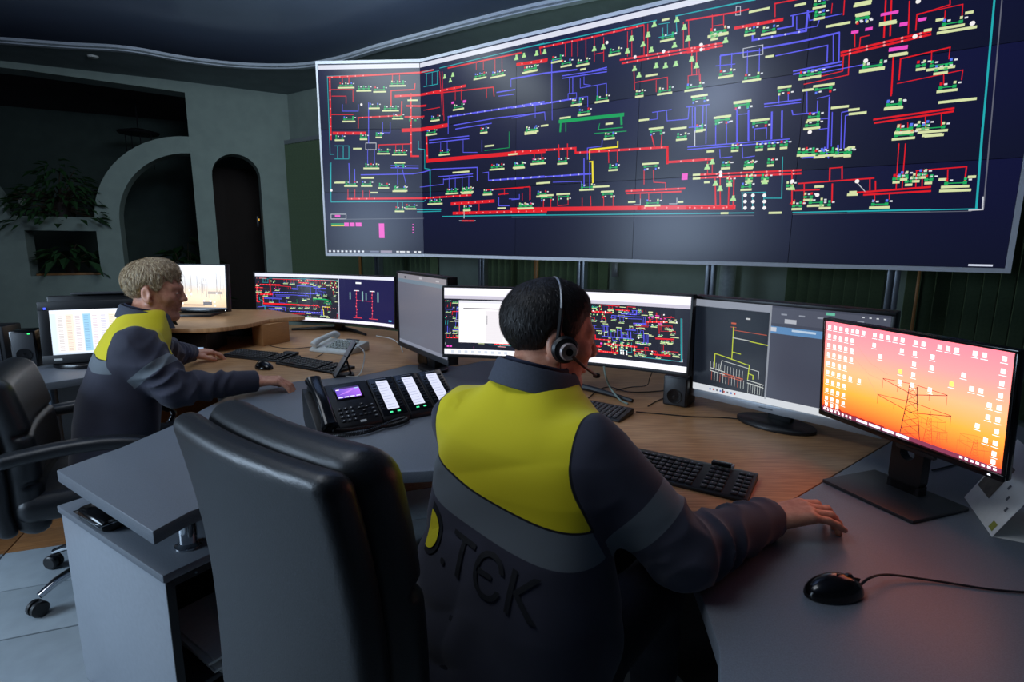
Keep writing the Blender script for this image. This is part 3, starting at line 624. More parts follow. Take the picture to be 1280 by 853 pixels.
def top(name, poly, m, parent, z=DZ, t=DT):
    return MB().prism(shrink(ccw(poly), .0012), z - t, z).build(name, m, parent, .003)
d1 = thing('control_desk', 'grey and beech operator desk of the dark haired man', 'desk', (0, 0, 0))
top('grey_worktop', G1, GREY, d1); top('beech_worktop', W1, WOOD, d1); top('grey_worktop', G2, GREY, d1)
mbox('support_panel', (.55, 2.78, .35), (1.0, .03, .70), GREYE, d1, R=RZ(-.35)); mbox('support_panel', (-.35, 2.5, .35), (.03, .6, .70), GREYE, d1, R=RZ(.2))
mbox('support_panel', (1.75, 1.2, .35), (.03, 1.2, .70), GREYE, d1, R=RZ(.15)); mbox('support_panel', (-.62, 1.95, .35), (.03, .6, .70), GREYE, d1, R=RZ(.3))
d2 = thing('control_desk', 'beech operator desk of the fair haired man', 'desk', (0, 0, 0))
top('beech_worktop', W2, WOOD, d2)
mbox('support_panel', (-1.3, 3.95, .35), (1.6, .03, .70), WOODE, d2, R=RZ(-.1)); mbox('support_panel', (-2.1, 3.4, .35), (.03, .7, .70), WOODE, d2)
d3 = thing('side_desk', 'grey side desk at the left edge with the white spreadsheet screen', 'desk', (0, 0, 0))
top('grey_worktop', G3, GREY, d3)
for x, y in ((-2.22, 2.55), (-2.7, 2.0), (-2.3, 3.2), (-3.3, 3.3), (-3.4, 2.1)): MB().tube([(x, y, 0), (x, y, DZ - DT)], .025, 12).build('leg', ALU, d3, 0, True)
# pedestal cabinet with the open shelf
pa = Vector((-.84, .543, 0)).normalized(); pb = Vector((.543, .84, 0)).normalized(); po = Vector((-.84, 1.204, 0))
ped = thing('pedestal_cabinet', 'pale grey open pedestal cabinet under the end of the grey worktop', 'cabinet', tuple(po), math.atan2(pa.y, pa.x))
LP, WP, HP = .634, .44, .60
def pl(nm, c, s, m=GREYE, p=ped, bv=.003): return MB().box((c[0], -c[1], c[2]), s).build(nm, m, p, bv)
pl('side_panel', (LP / 2, .009, HP / 2 - .011), (LP, .018, HP - .022)); pl('side_panel', (LP / 2, WP - .009, HP / 2 - .011), (LP, .018, HP - .022))
pl('top_panel', (LP / 2, WP / 2, HP - .011), (LP + .012, WP + .012, .022), GREY)
pl('back_panel', (LP - .009, WP / 2, HP / 2 - .011), (.018, WP - .04, HP - .03)); pl('shelf', (LP / 2 + .02, WP / 2, .20), (LP - .06, WP - .038, .018), DGREY); pl('bottom_panel', (LP / 2, WP / 2, .03), (LP - .02, WP - .038, .018), DGREY)
for i in range(2): pl('black_edge', (-.001, .010 + i * (WP - .02), HP / 2 - .012), (.004, .02, HP - .03), BLK, ped, 0)
pl('black_edge', (-.001, WP / 2, HP - .032), (.004, WP - .03, .02), BLK, ped, 0)
for s_ in (.07, .13, .2): MB().lathe([(0, 0), (.004, 0), (.003, .003), (0, .003)], 8, (-.004, -s_, HP - .032), RY(-PI / 2)).build('screw', CHROME, ped, 0, True)
def pw(a, b, z): return po + pa * a + pb * b + Vector((0, 0, z))
# papers on the shelf
for i in range(7):
    o = MB().box((0, 0, .004), (.30, .212, .0075)).build('paper_stack', PAPER, None, .0008)
    o.location = pw(.19 + rng.uniform(-.015, .015), .22 + rng.uniform(-.012, .012), .2092 + i * .0081); o.rotation_euler = (0, 0, math.atan2(pa.y, pa.x) + rng.uniform(-.05, .05))
    tag(o, ['lowest bundle of white paper in the stack on the cabinet shelf', 'second bundle from below in the paper stack on the cabinet shelf', 'third bundle from below in the paper stack on the cabinet shelf', 'middle bundle of white paper in the stack on the cabinet shelf', 'third bundle from the top of the paper stack on the shelf', 'second bundle from the top of the paper stack on the shelf', 'topmost bundle of white paper in the stack on the shelf'][i], 'paper', 'paper bundles on the cabinet shelf')
# chrome posts carrying the worktop
for i, (a, b) in enumerate(((.08, .10), (.08, .34), (.55, .34))):
    o = MB().lathe([(.0, 0), (.034, 0), (.034, .004), (.026, .008), (.022, .012), (.022, DZ - DT - HP - .012), (.03, DZ - DT - HP - .006), (.03, DZ - DT - HP - .001), (0, DZ - DT - HP - .001)], 24).build('chrome_post', CHROME, None, 0, True, loc=pw(a, b, HP + .001))
    tag(o, ['chrome post between cabinet and worktop, nearest the camera', 'chrome post between cabinet and worktop, behind the glass mug', 'chrome post between cabinet and worktop, farthest from the shelf opening'][i], 'post')
# glass mug of tea
mg = thing('glass_mug', 'dark glass mug of tea on the cabinet beside the chrome post', 'mug', tuple(pw(.06, .20, HP + .0005)))
GL = bpy.data.materials.new('mug_glass'); GL.use_nodes = True; b_ = GL.node_tree.nodes['Principled BSDF']; b_.inputs['Transmission Weight'].default_value = 1; b_.inputs['Roughness'].default_value = .03; b_.inputs['IOR'].default_value = 1.45; b_.inputs['Base Color'].default_value = (.9, .75, .6, 1)
MB().lathe([(.0, .001), (.033, .001), (.036, .004), (.036, .085), (.033, .085), (.033, .008), (0, .008)], 28).build('cup', GL, mg, 0, True)
MB().lathe([(.0, .009), (.032, .009), (.032, .06), (0, .06)], 24).build('tea', mat('tea', (52, 22, 8), .1), mg, 0, True)
MB().tube(bez((.034, 0, .075), (.075, 0, .08), (.075, 0, .015), (.034, 0, .02)), .005, 8).build('handle', GL, mg, 0, True)
# dark spectacle case
o = thing('spectacle_case', 'glossy black case lying on the grey cabinet under the worktop', 'case', tuple(atz(128, 652, HP + .0008)), math.atan2(pa.y, pa.x))
mb = MB()
def loftbox(mb, secs):
    n = 20; vs = []; fs = []
    for x, wy, hz in secs:
        for k in range(n):
            a = 2 * PI * k / n; c, s = math.cos(a), math.sin(a); vs.append((x, wy * math.copysign(abs(c) ** .6, c), hz + hz * math.copysign(abs(s) ** .6, s)))
    for i in range(len(secs) - 1):
        for k in range(n): fs.append((i * n + k, i * n + (k + 1) % n, (i + 1) * n + (k + 1) % n, (i + 1) * n + k))
    fs += [tuple(range(n)), tuple(range((len(secs) - 1) * n, len(secs) * n))]; mb.add(vs, fs); return mb
loftbox(mb, [(-.085, .015, .008), (-.08, .03, .016), (-.05, .038, .022), (.05, .038, .022), (.08, .03, .016), (.085, .015, .008)]).build('shell', BLKG, o, 0, True)
MB().box((0, 0, .0225), (.17, .0775, .002)).build('hinge_line', CHROME, o, .0005)
# raised beech shelf of the second desk
rs = thing('monitor_riser', 'curved raised beech shelf carrying the landscape screen', 'shelf', (0, 0, 0))
RZ0 = .90
f0 = [atz(x, y, RZ0) for x, y in ((150, 408), (218, 411), (270, 410), (310, 405), (336, 399))]
fr = spline(f0, 5); poly = [(q.x, q.y) for q in fr] + [(-1.38, 3.62), (-1.75, 3.95), (-2.45, 3.95), (-2.55, 3.2)]
MB().prism(ccw(poly), RZ0 - .025, RZ0).build('shelf_board', WOOD, rs, .003)
e1 = atz(327, 402, RZ0)
mbox('side_panel', (e1.x + .0, e1.y + .12, (DZ + RZ0 - .025) / 2), (.10, .2, RZ0 - .026 - DZ), WOODE, rs, .002, RZ(-.5))
mbox('side_panel', (-2.3, 3.45, (DZ + RZ0 - .025) / 2), (.03, .3, RZ0 - .026 - DZ), WOODE, rs, .002)
mbox('back_panel', (-1.95, 3.75, (DZ + RZ0 - .025) / 2), (.8, .02, RZ0 - .026 - DZ), BLK, rs, .002)
# device below the riser
dv = thing('computer_box', 'black computer box with a bright front strip under the beech shelf', 'computer', (-1.98, 3.28, DZ + .0005), .05)
mbox('case', (0, 0, .055), (.36, .26, .11), BLK, dv, .006); mbox('front_strip', (.01, -.131, .028), (.30, .004, .012), emit('strip_light', (170, 200, 235), .9), dv, .001); mbox('power_badge', (-.10, -.131, .055), (.025, .004, .022), emit('badge_blue', (60, 150, 230), .9), dv, .001)

# ================================================================== screens
def flat_place(w, h, y=-0.0): return lambda u, v, lay: (u, y - .0003 - .0004 * lay, v)
def monitor(name, label, w, h, bl, yaw, tilt, bez_, chin, depth, housing, chin_mat, sm, group=None):
    """flat screen; the local origin is the lower left front corner of the housing, -Y looks at the user"""
    t = thing(name, label, 'monitor', tuple(bl), yaw, group); t.rotation_euler = (-tilt, 0, yaw)
    mb = MB().box((w / 2, depth / 2 + .002, h / 2), (w, depth - .004, h)); hs = mb.build('housing', housing, t, .004)
    mb = MB()
    for c, s in (((w / 2, 0, h - bez_ / 2), (w, .008, bez_)), ((bez_ / 2, 0, (h + chin) / 2 - bez_ / 2), (bez_, .008, h - chin - bez_)), ((w - bez_ / 2, 0, (h + chin) / 2 - bez_ / 2), (bez_, .008, h - chin - bez_))): mb.box(c, s)
    mb.build('bezel', housing, t, .0015)
    MB().box((w / 2, -.001, chin / 2), (w, .010, chin)).build('chin', chin_mat, t, .002)
    d = Draw(flat_place(w, h, .0015)); return t, d, (bez_, chin, w - bez_, h - bez_)
def place_on(t, p):         # a point of the tilted screen frame to the world
    return Matrix.Translation(t.location) @ t.rotation_euler.to_matrix().to_4x4() @ Vector(p)
SCRM = screen_mat('monitor_picture', 1.4, .25); SCRD = screen_mat('dim_monitor_picture', 0.85, .2); SCRO = screen_mat('orange_monitor_picture', 2.4, .25)
# ---- E: orange desktop
tE, d, (x0, y0, x1, y1) = monitor('desktop_monitor', 'black monitor with an orange pylon sunset wallpaper on the right', .503, .296, (.941, 1.605, .890), math.radians(-74.4), math.radians(-4.7), .007, .016, .022, BLKG, BLKG, SCRO)
sw, sh = x1 - x0, y1 - y0
stops = [(0, (196, 40, 30)), (.10, (228, 92, 36)), (.28, (246, 132, 48)), (.5, (240, 140, 100)), (.75, (234, 120, 120)), (1, (222, 104, 118))]
for (a, ca), (b, cb) in zip(stops[:-1], stops[1:]): d.quad([(x0, y0 + a * sh), (x1, y0 + a * sh), (x1, y0 + b * sh), (x0, y0 + b * sh)], [ca, ca, cb, cb], 0)
E_ = lambda fx, fy: (x0 + fx * sw, y1 - fy * sh)
d.rect(x0, y0, x1, y0 + .011, (96, 40, 60), 2)
for i in range(8): d.rect(x0 + .006 + i * .013, y0 + .002, x0 + .012 + i * .013, y0 + .009, (235, 220, 225), 3)
for i in range(4): d.rect(x0 + .12 + i * .04, y0 + .002, x0 + .155 + i * .04, y0 + .009, (200, 190, 210), 3)
for i in range(7): d.rect(x1 - .09 + i * .012, y0 + .003, x1 - .083 + i * .012, y0 + .008, (240, 230, 235), 3)
n_ = 26
d.quad([E_(0, .99)] + [E_(.42 * i / n_, .955 - .03 * random.random() * (1.2 - i / n_)) for i in range(n_ + 1)][::1] + [E_(.42, .99)], (120, 26, 20), 1)
ic = [(x, y) for y, xs in ((.05, (.03, .07, .11, .15, .19, .22, .26, .33, .37, .41, .45, .49, .56, .60, .68, .72, .76, .84, .88, .96)), (.15, (.03, .07, .11, .15, .19, .33, .49, .56, .65, .96)), (.25, (.03, .07, .11, .15, .19, .37, .56, .65, .80, .96)), (.35, (.03, .07, .11, .15, .19, .49, .56, .75, .84, .88, .96)), (.45, (.03, .07, .11, .15, .49, .56, .65, .92, .96)), (.55, (.03, .07, .11, .15, .19, .25, .92, .96)), (.65, (.03, .07, .11, .15, .88, .96)), (.75, (.03, .07, .11, .15, .92, .96)), (.84, (.03, .07, .11, .15, .96)), (.91, (.03, .07, .11, .96))) for x in xs]
for fx, fy in ic:
    u, v = E_(fx, fy + .012); c_ = (255, 244, 240) if random.random() > .03 else (250, 210, 90)
    d.rect(u - .0045, v - .0055, u + .0045, v + .0055, c_, 3); d.rect(u - .0075, v - .0105, u + .0075, v - .009, (250, 206, 206), 3)
def pyl(fx, f0_, f1_, wd_, col, sc_):
    L_ = lambda pts, w_=.0011: d.line([E_(a, b) for a, b in pts], w_ * sc_, col, 2)
    H_ = f1_ - f0_
    for s_ in (-1, 1): L_([(fx + s_ * .015 * sc_, f0_), (fx + s_ * .02 * sc_, f0_ + .3 * H_), (fx + s_ * .04 * sc_, f1_)], .0016)
    for k in range(7): a, b = f0_ + H_ * k / 7, f0_ + H_ * (k + 1) / 7; q = (.015 + .025 * k / 7) * sc_; L_([(fx - q, a), (fx + q, b)], .0008); L_([(fx + q, a), (fx - q, b)], .0008)
    for lv, wl in ((.03, wd_), (.38, wd_ * 1.15)):
        y_ = f0_ + H_ * lv; L_([(fx - wl, y_ - .01), (fx, y_ + .05 * sc_), (fx + wl, y_ - .01)], .0012); L_([(fx - wl, y_ - .015), (fx, y_ - .035), (fx + wl, y_ - .015)], .001)
        for q in (-1, -.5, .5, 1): L_([(fx + q * wl, y_), (fx + q * wl, y_ + .08)], .0006)
pyl(.565, .47, .965, .17, (46, 22, 28), 1.35); pyl(.66, .72, .965, .08, (150, 44, 30), .6); pyl(.88, .78, .96, .07, (170, 50, 34), .5); pyl(.71, .82, .96, .04, (180, 60, 40), .35)
for a, b, c_ in ((.20, .42, .42), (.2, .58, .5), (.3, .75, .66)): d.line([E_(a, b - .25), E_((a + .42) / 2, (b + c_) / 2 - .07), E_(.42, c_)], .0006, (206, 112, 96), 1)
d.build('screen_image', SCRO, tE)
def dell_stand(t, w, zb, yaw, nm):
    """flat plate foot and a broad column with a round hole, upright on the desk"""
    c = place_on(t, (w / 2, .04, .1)); h_ = c.z - DZ
    R = RZ(yaw); f = lambda x, y, z: Vector((c.x, c.y, 0)) + R @ Vector((x, y, 0)) + Vector((0, 0, z))
    inv = (Matrix.Translation(t.location) @ t.rotation_euler.to_matrix().to_4x4()).inverted()
    def put(mb, name, m, bv):
        mb.v = [tuple(inv @ Vector(q)) for q in mb.v]; return mb.build(name, m, t, bv)
    pts = [(-.125, -.13), (.125, -.13), (.125, .075), (-.125, .075)]
    mb = MB(); mb.prism([tuple(f(x, y, 0)[:2]) for x, y in pts], DZ + .0005, DZ + .010); put(mb, 'foot_plate', DGREY, .002)
    mb = MB(); hw, zb_ = .042, DZ + .0095
    # column with a round hole, built as a plate of sectors
    hc = DZ + .115; hr = .019; n = 24; th = .03
    ring = [(hr * math.cos(2 * PI * k / n), hr * math.sin(2 * PI * k / n)) for k in range(n)]
    def outer(k):
        a = 2 * PI * k / n; cx, cz = math.cos(a), math.sin(a); lo, hi = zb_ - hc, c.z + .02 - hc
        s = min(hw / abs(cx) if abs(cx) > 1e-6 else 9, (hi if cz > 0 else -lo) / abs(cz) if abs(cz) > 1e-6 else 9); return cx * s, cz * s
    vs = []; fs = []
    for y in (0.01, 0.01 + th):
        for k in range(n): vs.append(f(ring[k][0], y, hc + ring[k][1]))
        for k in range(n): ox, oz = outer(k); vs.append(f(ox, y, hc + oz))
    for k in range(n):
        j = (k + 1) % n
        fs += [(k, j, n + j, n + k), (2 * n + k, 3 * n + k, 3 * n + j, 2 * n + j), (k, 2 * n + k, 2 * n + j, j), (n + k, n + j, 3 * n + j, 3 * n + k)]
    # exact lower corners
    mb.add(vs, fs); mb.box(f(0, .01 + th / 2, zb_ + .012), (hw * 2, th, .024), R); put(mb, 'column', BLK, 0)
    mb = MB().box(f(0, 0, c.z), (.10, .05, .10), R); put(mb, 'mount', BLK, .004)
dell_stand(tE, .503, .89, math.radians(-70), 'stand')
MB().box((.30, .004, -.006), (.10, .012, .012)).build('button_strip', BLK, tE, .002); mbox('power_led', (.475, -.006, .008), (.006, .002, .003), emit('white_led', (230, 240, 255), 2.0), tE, 0)
# ---- D: silver chin monitor
yD = math.radians(-47.9)
tD, d, (x0, y0, x1, y1) = monitor('desktop_monitor', 'wide monitor with a silver lower edge and a yellow network drawing', .677, .408, (.730, 2.169, .788), yD, math.radians(-3), .012, .030, .05, BLK, SILV, SCRD)
sw, sh = x1 - x0, y1 - y0; E_ = lambda fx, fy: (x0 + fx * sw, y1 - fy * sh)
def R_(fx0, fy0, fx1, fy1, c, l=1): a = E_(fx0, fy1); b = E_(fx1, fy0); d.rect(a[0], a[1], b[0], b[1], c, l)
R_(0, 0, 1, 1, (72, 76, 92), 0); R_(0, .07, .44, .95, (24, 30, 40)); R_(0, 0, .44, .075, (150, 156, 170)); R_(0, .93, 1, 1, (226, 230, 236), 2); R_(.44, 0, .45, .95, (150, 154, 164), 2)
R_(.45, .02, 1, .17, (84, 88, 104)); R_(.45, .2, .98, .27, (98, 146, 196), 2); R_(.52, .12, .58, .16, (190, 194, 204), 3); R_(.45, .21, .48, .25, (210, 214, 224), 3); R_(.56, .215, .68, .235, (200, 220, 240), 3); R_(.72, .02, .76, .045, (110, 200, 170), 3)
for i in range(4): R_(.88 + i * .03, .03, .89 + i * .03, .04, (220, 224, 230), 3)
for i in range(5): R_(.5 + i * .09, .07, .53 + i * .09, .085, (150, 156, 170), 3)
LL = lambda pts, c, w_=.0022: d.line([E_(*p) for p in pts], w_, c, 2)
YL, WL, RL = (214, 226, 40), (214, 216, 210), (206, 92, 56)
LL([(.24, .26), (.24, .60)], YL, .003); LL([(.225, .26), (.255, .26)], RL); LL([(.23, .22), (.25, .22)], RL, .006); LL([(.24, .29), (.43, .30)], RL); LL([(.24, .37), (.34, .38)], WL, .003); LL([(.34, .385), (.44, .40)], YL, .003); LL([(.24, .52), (.29, .53)], YL, .003)
LL([(.245, .60), (.15, .57), (.135, .57), (.135, .72)], YL, .003); LL([(.245, .60), (.33, .63), (.345, .63), (.34, .78)], YL, .003); LL([(.18, .63), (.40, .68), (.40, .76)], WL); LL([(.18, .63), (.17, .74)], WL)
LL([(.11, .73), (.20, .75)], WL, .003); LL([(.11, .76), (.20, .78)], WL, .003); LL([(.19, .765), (.31, .79)], RL, .004); LL([(.19, .79), (.31, .81)], RL, .003); LL([(.34, .79), (.43, .81)], WL, .003); LL([(.34, .82), (.43, .84)], WL, .003); LL([(.345, .72), (.37, .73), (.37, .77)], YL, .003)
for i in range(12): x_ = .11 + i * .018; LL([(x_, .66 + i * .004), (x_, .74 + i * .004)], WL, .0014); LL([(x_ + .01, .76 + i * .004), (x_ + .01, .86 + i * .003)], WL if i % 3 else RL, .0014)
for i in range(7): x_ = .345 + i * .0135; LL([(x_, .82), (x_, .92)], WL, .0014)
R_(.31, .15, .335, .165, (220, 220, 220), 3); R_(.19, .935, .2, .985, (60, 60, 70), 3)
for i in range(8): R_(.11 + i * .022, .955, .12 + i * .022, .975, [(80, 120, 200), (200, 80, 70), (90, 90, 100)][i % 3], 3)
d.build('screen_image', SCRD, tD)
mbox('brand_plate', (.31, -.0065, .015), (.05, .001, .005), mat('grey_print', (90, 94, 100), .5), tD, 0)
def foot(t, w, yaw, bw, bd, m, front=-.12):
    c = place_on(t, (w / 2, .05, 0)); R = RZ(yaw); inv = (Matrix.Translation(t.location) @ t.rotation_euler.to_matrix().to_4x4()).inverted()
    f = lambda x, y: tuple((Vector((c.x, c.y, 0)) + R @ Vector((x, y, 0)))[:2])
    def put(mb, n, bv): mb.v = [tuple(inv @ Vector(q)) for q in mb.v]; mb.build(n, m, t, bv)
    n = 28; put(MB().prism([f(bw * math.cos(2 * PI * k / n), bd * math.sin(2 * PI * k / n) + front + bd) for k in range(n)], DZ + .0005, DZ + .013), 'foot', .003)
    cc = f(0, .015); put(MB().box((cc[0], cc[1], (DZ + c.z + .1) / 2), (.085, .03, c.z + .1 - DZ - .01), R), 'neck', .004)
foot(tD, .677, yD, .14, .09, BLK)
# ---- C: grey dim monitor of the second desk
yC = math.radians(-56.6)
tC, d, (x0, y0, x1, y1) = monitor('desktop_monitor', 'dim grey monitor seen at a slant beside the telephone', .62, .414, (-.634, 3.019, .823), yC, 0.0, .011, .026, .05, BLK, DGREY, SCRD)
sw, sh = x1 - x0, y1 - y0; E_ = lambda fx, fy: (x0 + fx * sw, y1 - fy * sh)
d.quad([(x0, y0), (x1, y0), (x1, y1), (x0, y1)], [(104, 108, 122), (112, 116, 132), (124, 126, 142), (112, 114, 130)], 0)
R_(0, 0, 1, .07, (150, 148, 158)); R_(0, .07, 1, .12, (120, 140, 158)); R_(.16, .03, .2, .055, (50, 50, 60), 3); R_(.48, .02, .53, .045, (196, 196, 204), 3); R_(.8, .03, .86, .05, (196, 196, 204), 3); R_(0, .955, 1, 1, (140, 146, 164), 2)
d.build('screen_image', SCRD, tC); foot(tC, .62, yC, .11, .07, BLK, -.06)
# ---- curved ultrawide screens
def ultrawide(label, bl, yaw, tilt, fill, W=1.19, H=.36, Rc=1.8):
    t = thing('curved_monitor', label, 'monitor', tuple(bl), yaw, 'very wide curved monitors'); t.rotation_euler = (-tilt, 0, yaw)
    hw = math.asin(W / 2 / Rc); sag0 = Rc * math.cos(hw)
    def surf(u, v, y): a = (u / W * 2 - 1) * hw; r_ = Rc + y; return (W / 2 + r_ * math.sin(a), r_ * math.cos(a) - sag0, v)
    n = 28
    def strip(name, u0, u1, v0, v1, ya, yb, m):
        mb = MB(); vs = []; fs = []
        for i in range(n + 1):
            u = u0 + (u1 - u0) * i / n; vs += [surf(u, v0, ya), surf(u, v1, ya), surf(u, v1, yb), surf(u, v0, yb)]
        for i in range(n):
            for k in range(4): fs.append((i * 4 + k, i * 4 + (k + 1) % 4, i * 4 + 4 + (k + 1) % 4, i * 4 + 4 + k))
        fs += [(0, 1, 2, 3), tuple(range(4 * n, 4 * n + 4))]; mb.add(vs, fs); return mb.build(name, m, t, .002)
    strip('housing', 0, W, 0, H, .004, .04, BLK); strip('bezel', 0, W, H - .008, H, -.003, .004, BLK); strip('chin', 0, W, 0, .014, -.003, .004, BLK)
    strip('bezel', 0, .008, .014, H - .008, -.003, .004, BLK) ; strip('bezel', W - .008, W, .014, H - .008, -.003, .004, BLK)
    d = Draw(lambda u, v, lay: surf(u, v, .0025 - .0004 * lay), nu=.06); fill(d, .009, .015, W - .009, H - .009); d.build('screen_image', SCRM, t)
    inv = (Matrix.Translation(t.location) @ t.rotation_euler.to_matrix().to_4x4()).inverted()
    def put(mb, nme, m, bv): mb.v = [tuple(inv @ Vector(q)) for q in mb.v]; mb.build(nme, m, t, bv)
    c = place_on(t, surf(W / 2, 0, .06)); R = RZ(yaw); f = lambda x, y, z: Vector((c.x, c.y, 0)) + R @ Vector((x, y, 0)) + Vector((0, 0, z))
    put(MB().box(f(0, .04, (DZ + c.z + .2) / 2), (.07, .035, c.z + .2 - DZ), R), 'neck', BLK, .004); put(MB().box(f(0, .0, c.z + .15), (.1, .1, .1), R), 'mount', BLK, .004)
    for s_ in (-1, 1): put(MB().tube([f(s_ * .02, .05, DZ + .0165), f(s_ * .16, -.01, DZ + .0135), f(s_ * .32, -.10, DZ + .0085)], [.016, .013, .008], 8), 'foot', BLK, 0)
    return t
def repeat(d, x0, y0, x1, y1, u0, u1, v0, v1):
    sx, sy = (x1 - x0) / (u1 - u0), (y1 - y0) / (v1 - v0)
    def T(u, v): return (x0 + (u - u0) * sx, y0 + (v - v0) * sy) if u0 < u < u1 and v0 < v < v1 else None
    for q in WALLQ: paint(d, q, T, sx * 1.15)
def fill1(d, x0, y0, x1, y1):
    d.rect(x0, y0, x1, y1, (26, 28, 40), 0); xm = x0 + (x1 - x0) * .5
    d.rect(x0, y1 - .034, x1, y1, (222, 220, 230), 2); d.rect(x0, y0, x1, y0 + .024, (228, 228, 236), 2); d.rect(x0, y1 - .048, x1, y1 - .034, (180, 176, 190), 2)
    repeat(d, xm, y0 + .026, x1, y1 - .05, 1.9, 4.85, .25, 1.85); repeat(d, x0, y0 + .026, xm, y1 - .05, -.9, 2.2, .25, 1.85)
    a, b = x0 + .065, x0 + .335
    d.rect(a, y0 + .055, b, y1 - .055, (232, 228, 232), 5); d.rect(a, y1 - .066, b, y1 - .055, (206, 206, 214), 6); d.rect(a + .02, y1 - .092, b - .01, y1 - .088, (70, 70, 76), 6)
    d.rect(a + .07, y0 + .06, a + .12, y1 - .10, (246, 244, 248), 6); d.rect(a + .12, y0 + .06, a + .2, y1 - .10, (214, 210, 214), 6); d.rect(a + .2, y0 + .06, b, y1 - .10, (246, 244, 248), 6)
    for i in range(24): d.rect(a + .006, y0 + .064 + i * .0085, b - .006, y0 + .0645 + i * .0085, (206, 200, 206), 7)
    d.rect(a + .125, y1 - .16, a + .128, y1 - .12, (120, 120, 126), 7)
    for i in range(9): d.rect(x0 + .03 + i * .03, y0 + .006, x0 + .045 + i * .03, y0 + .018, (190, 196, 206), 3)
tB = ultrawide('very wide curved monitor behind the dark haired man, white window open', (-.317, 2.444, .879), math.radians(-19), math.radians(1.7), fill1, 1.07, .324)
def fill2(d, x0, y0, x1, y1):
    xm = x0 + (x1 - x0) * .56; d.rect(x0, y0, xm, y1, (30, 32, 44), 0); d.rect(xm, y0, x1, y1, (26, 24, 66), 0)
    d.rect(x0, y1 - .022, x1, y1, (206, 208, 222), 2); d.rect(x0, y0, x1, y0 + .02, (226, 222, 236), 2); d.rect(xm - .003, y0, xm + .003, y1, (190, 192, 206), 3)
    repeat(d, x0, y0 + .022, xm, y1 - .024, -.15, 2.6, .55, 1.95)
    for q in (.3, .58):
        u = xm + (x1 - xm) * q; d.line([(u, y0 + .05), (u, y1 - .10)], .003, (206, 40, 60), 1); d.rect(u - .022, y1 - .105, u + .026, y1 - .1, (220, 220, 230), 3)
        for i in range(9): d.disc(u + (i % 3 - 1) * .004, y0 + .055 + i * .022, .004, (240, 120, 130) if i % 2 else (230, 60, 80), 3)
        d.rect(u + .05, y0 + .16, u + .062, y0 + .23, (120, 160, 160), 3); d.rect(u - .06, y0 + .17, u - .05, y0 + .22, (110, 150, 150), 3); d.rect(u - .03, y0 + .04, u + .05, y0 + .044, (226, 60, 70), 3)
    d.line([(xm + .16, y0 + .165), (xm + .3, y0 + .163)], .002, (206, 40, 60), 1); d.rect(xm + .15, y1 - .055, xm + .2, y1 - .043, (220, 222, 230), 3); d.rect(x1 - .06, y0 + .035, x1 - .03, y0 + .045, (70, 150, 190), 3)
tM = ultrawide('very wide curved monitor on the beech desk of the fair haired man', (-1.911, 4.035, .807), math.radians(-19.2), math.radians(2.7), fill2)
# ---- landscape screen on the riser
yP = math.radians(-5)
tP, d, (x0, y0, x1, y1) = monitor('desktop_monitor', 'monitor with a pale winter landscape picture on the beech shelf', .53, .315, (-2.415, 3.66, .925), yP, math.radians(4), .010, .02, .04, BLK, BLKG, SCRM)
sw, sh = x1 - x0, y1 - y0; E_ = lambda fx, fy: (x0 + fx * sw, y1 - fy * sh)
st = [(0, (206, 170, 124)), (.25, (236, 206, 164)), (.42, (214, 190, 160)), (.55, (196, 192, 190)), (.8, (206, 206, 208)), (1, (226, 226, 226))]
for (a, ca), (b, cb) in zip(st[:-1], st[1:]): d.quad([(x0, y0 + a * sh), (x1, y0 + a * sh), (x1, y0 + b * sh), (x0, y0 + b * sh)], [ca, ca, cb, cb], 0)
for i in range(34):
    fx = random.uniform(.35, .99); hh = random.uniform(.1, .45); fy = .55 + random.uniform(-.05, .2); c_ = random.choice([(150, 130, 110), (120, 100, 84), (176, 160, 144)])
    d.line([E_(fx, fy + .05), E_(fx + random.uniform(-.01, .01), fy - hh)], random.uniform(.001, .003), c_, 1)
for i in range(46): a = E_(random.uniform(.02, .98), random.uniform(.08, .95)); d.rect(a[0] - .006, a[1] - .006, a[0] + .006, a[1] + .006, random.choice([(246, 246, 246), (250, 240, 226), (236, 226, 214)]), 2)
R_(.68, .84, .8, .92, (70, 52, 40), 3); R_(.4, .9, .7, .94, (170, 140, 100), 2); R_(.75, .6, .95, .66, (150, 130, 110), 2); R_(0, .97, 1, 1, (60, 62, 70), 3)
d.build('screen_image', SCRM, tP); mbox('power_led', (.515, -.008, .01), (.006, .002, .004), emit('white_led', (230, 240, 255), 2.0), tP, 0)
c = place_on(tP, (.30, .05, 0)); inv = (Matrix.Translation(tP.location) @ tP.rotation_euler.to_matrix().to_4x4()).inverted()
def putP(mb, n, m, bv): mb.v = [tuple(inv @ Vector(q)) for q in mb.v]; mb.build(n, m, tP, bv)
putP(MB().box((c.x, c.y - .03, RZ0 + .0085), (.26, .24, .016), RZ(.1)), 'foot', BLK, .003); putP(MB().box((c.x, c.y + .02, (RZ0 + c.z + .15) / 2), (.07, .03, c.z + .15 - RZ0 - .02)), 'neck', BLK, .003)
q = atz(238, 389, RZ0 + .017); o = thing('small_card', 'small cream card with a red print leaning on the screen foot', 'card', (q.x, q.y, RZ0 + .018)); MB().box((0, 0, .03), (.075, .008, .06)).build('card', mat('cream_card', (206, 190, 140), .6), o, .001, loc=(0, 0, 0)); mbox('print', (0, -.0048, .033), (.05, .001, .035), mat('card_print', (150, 70, 80), .6), o, 0)
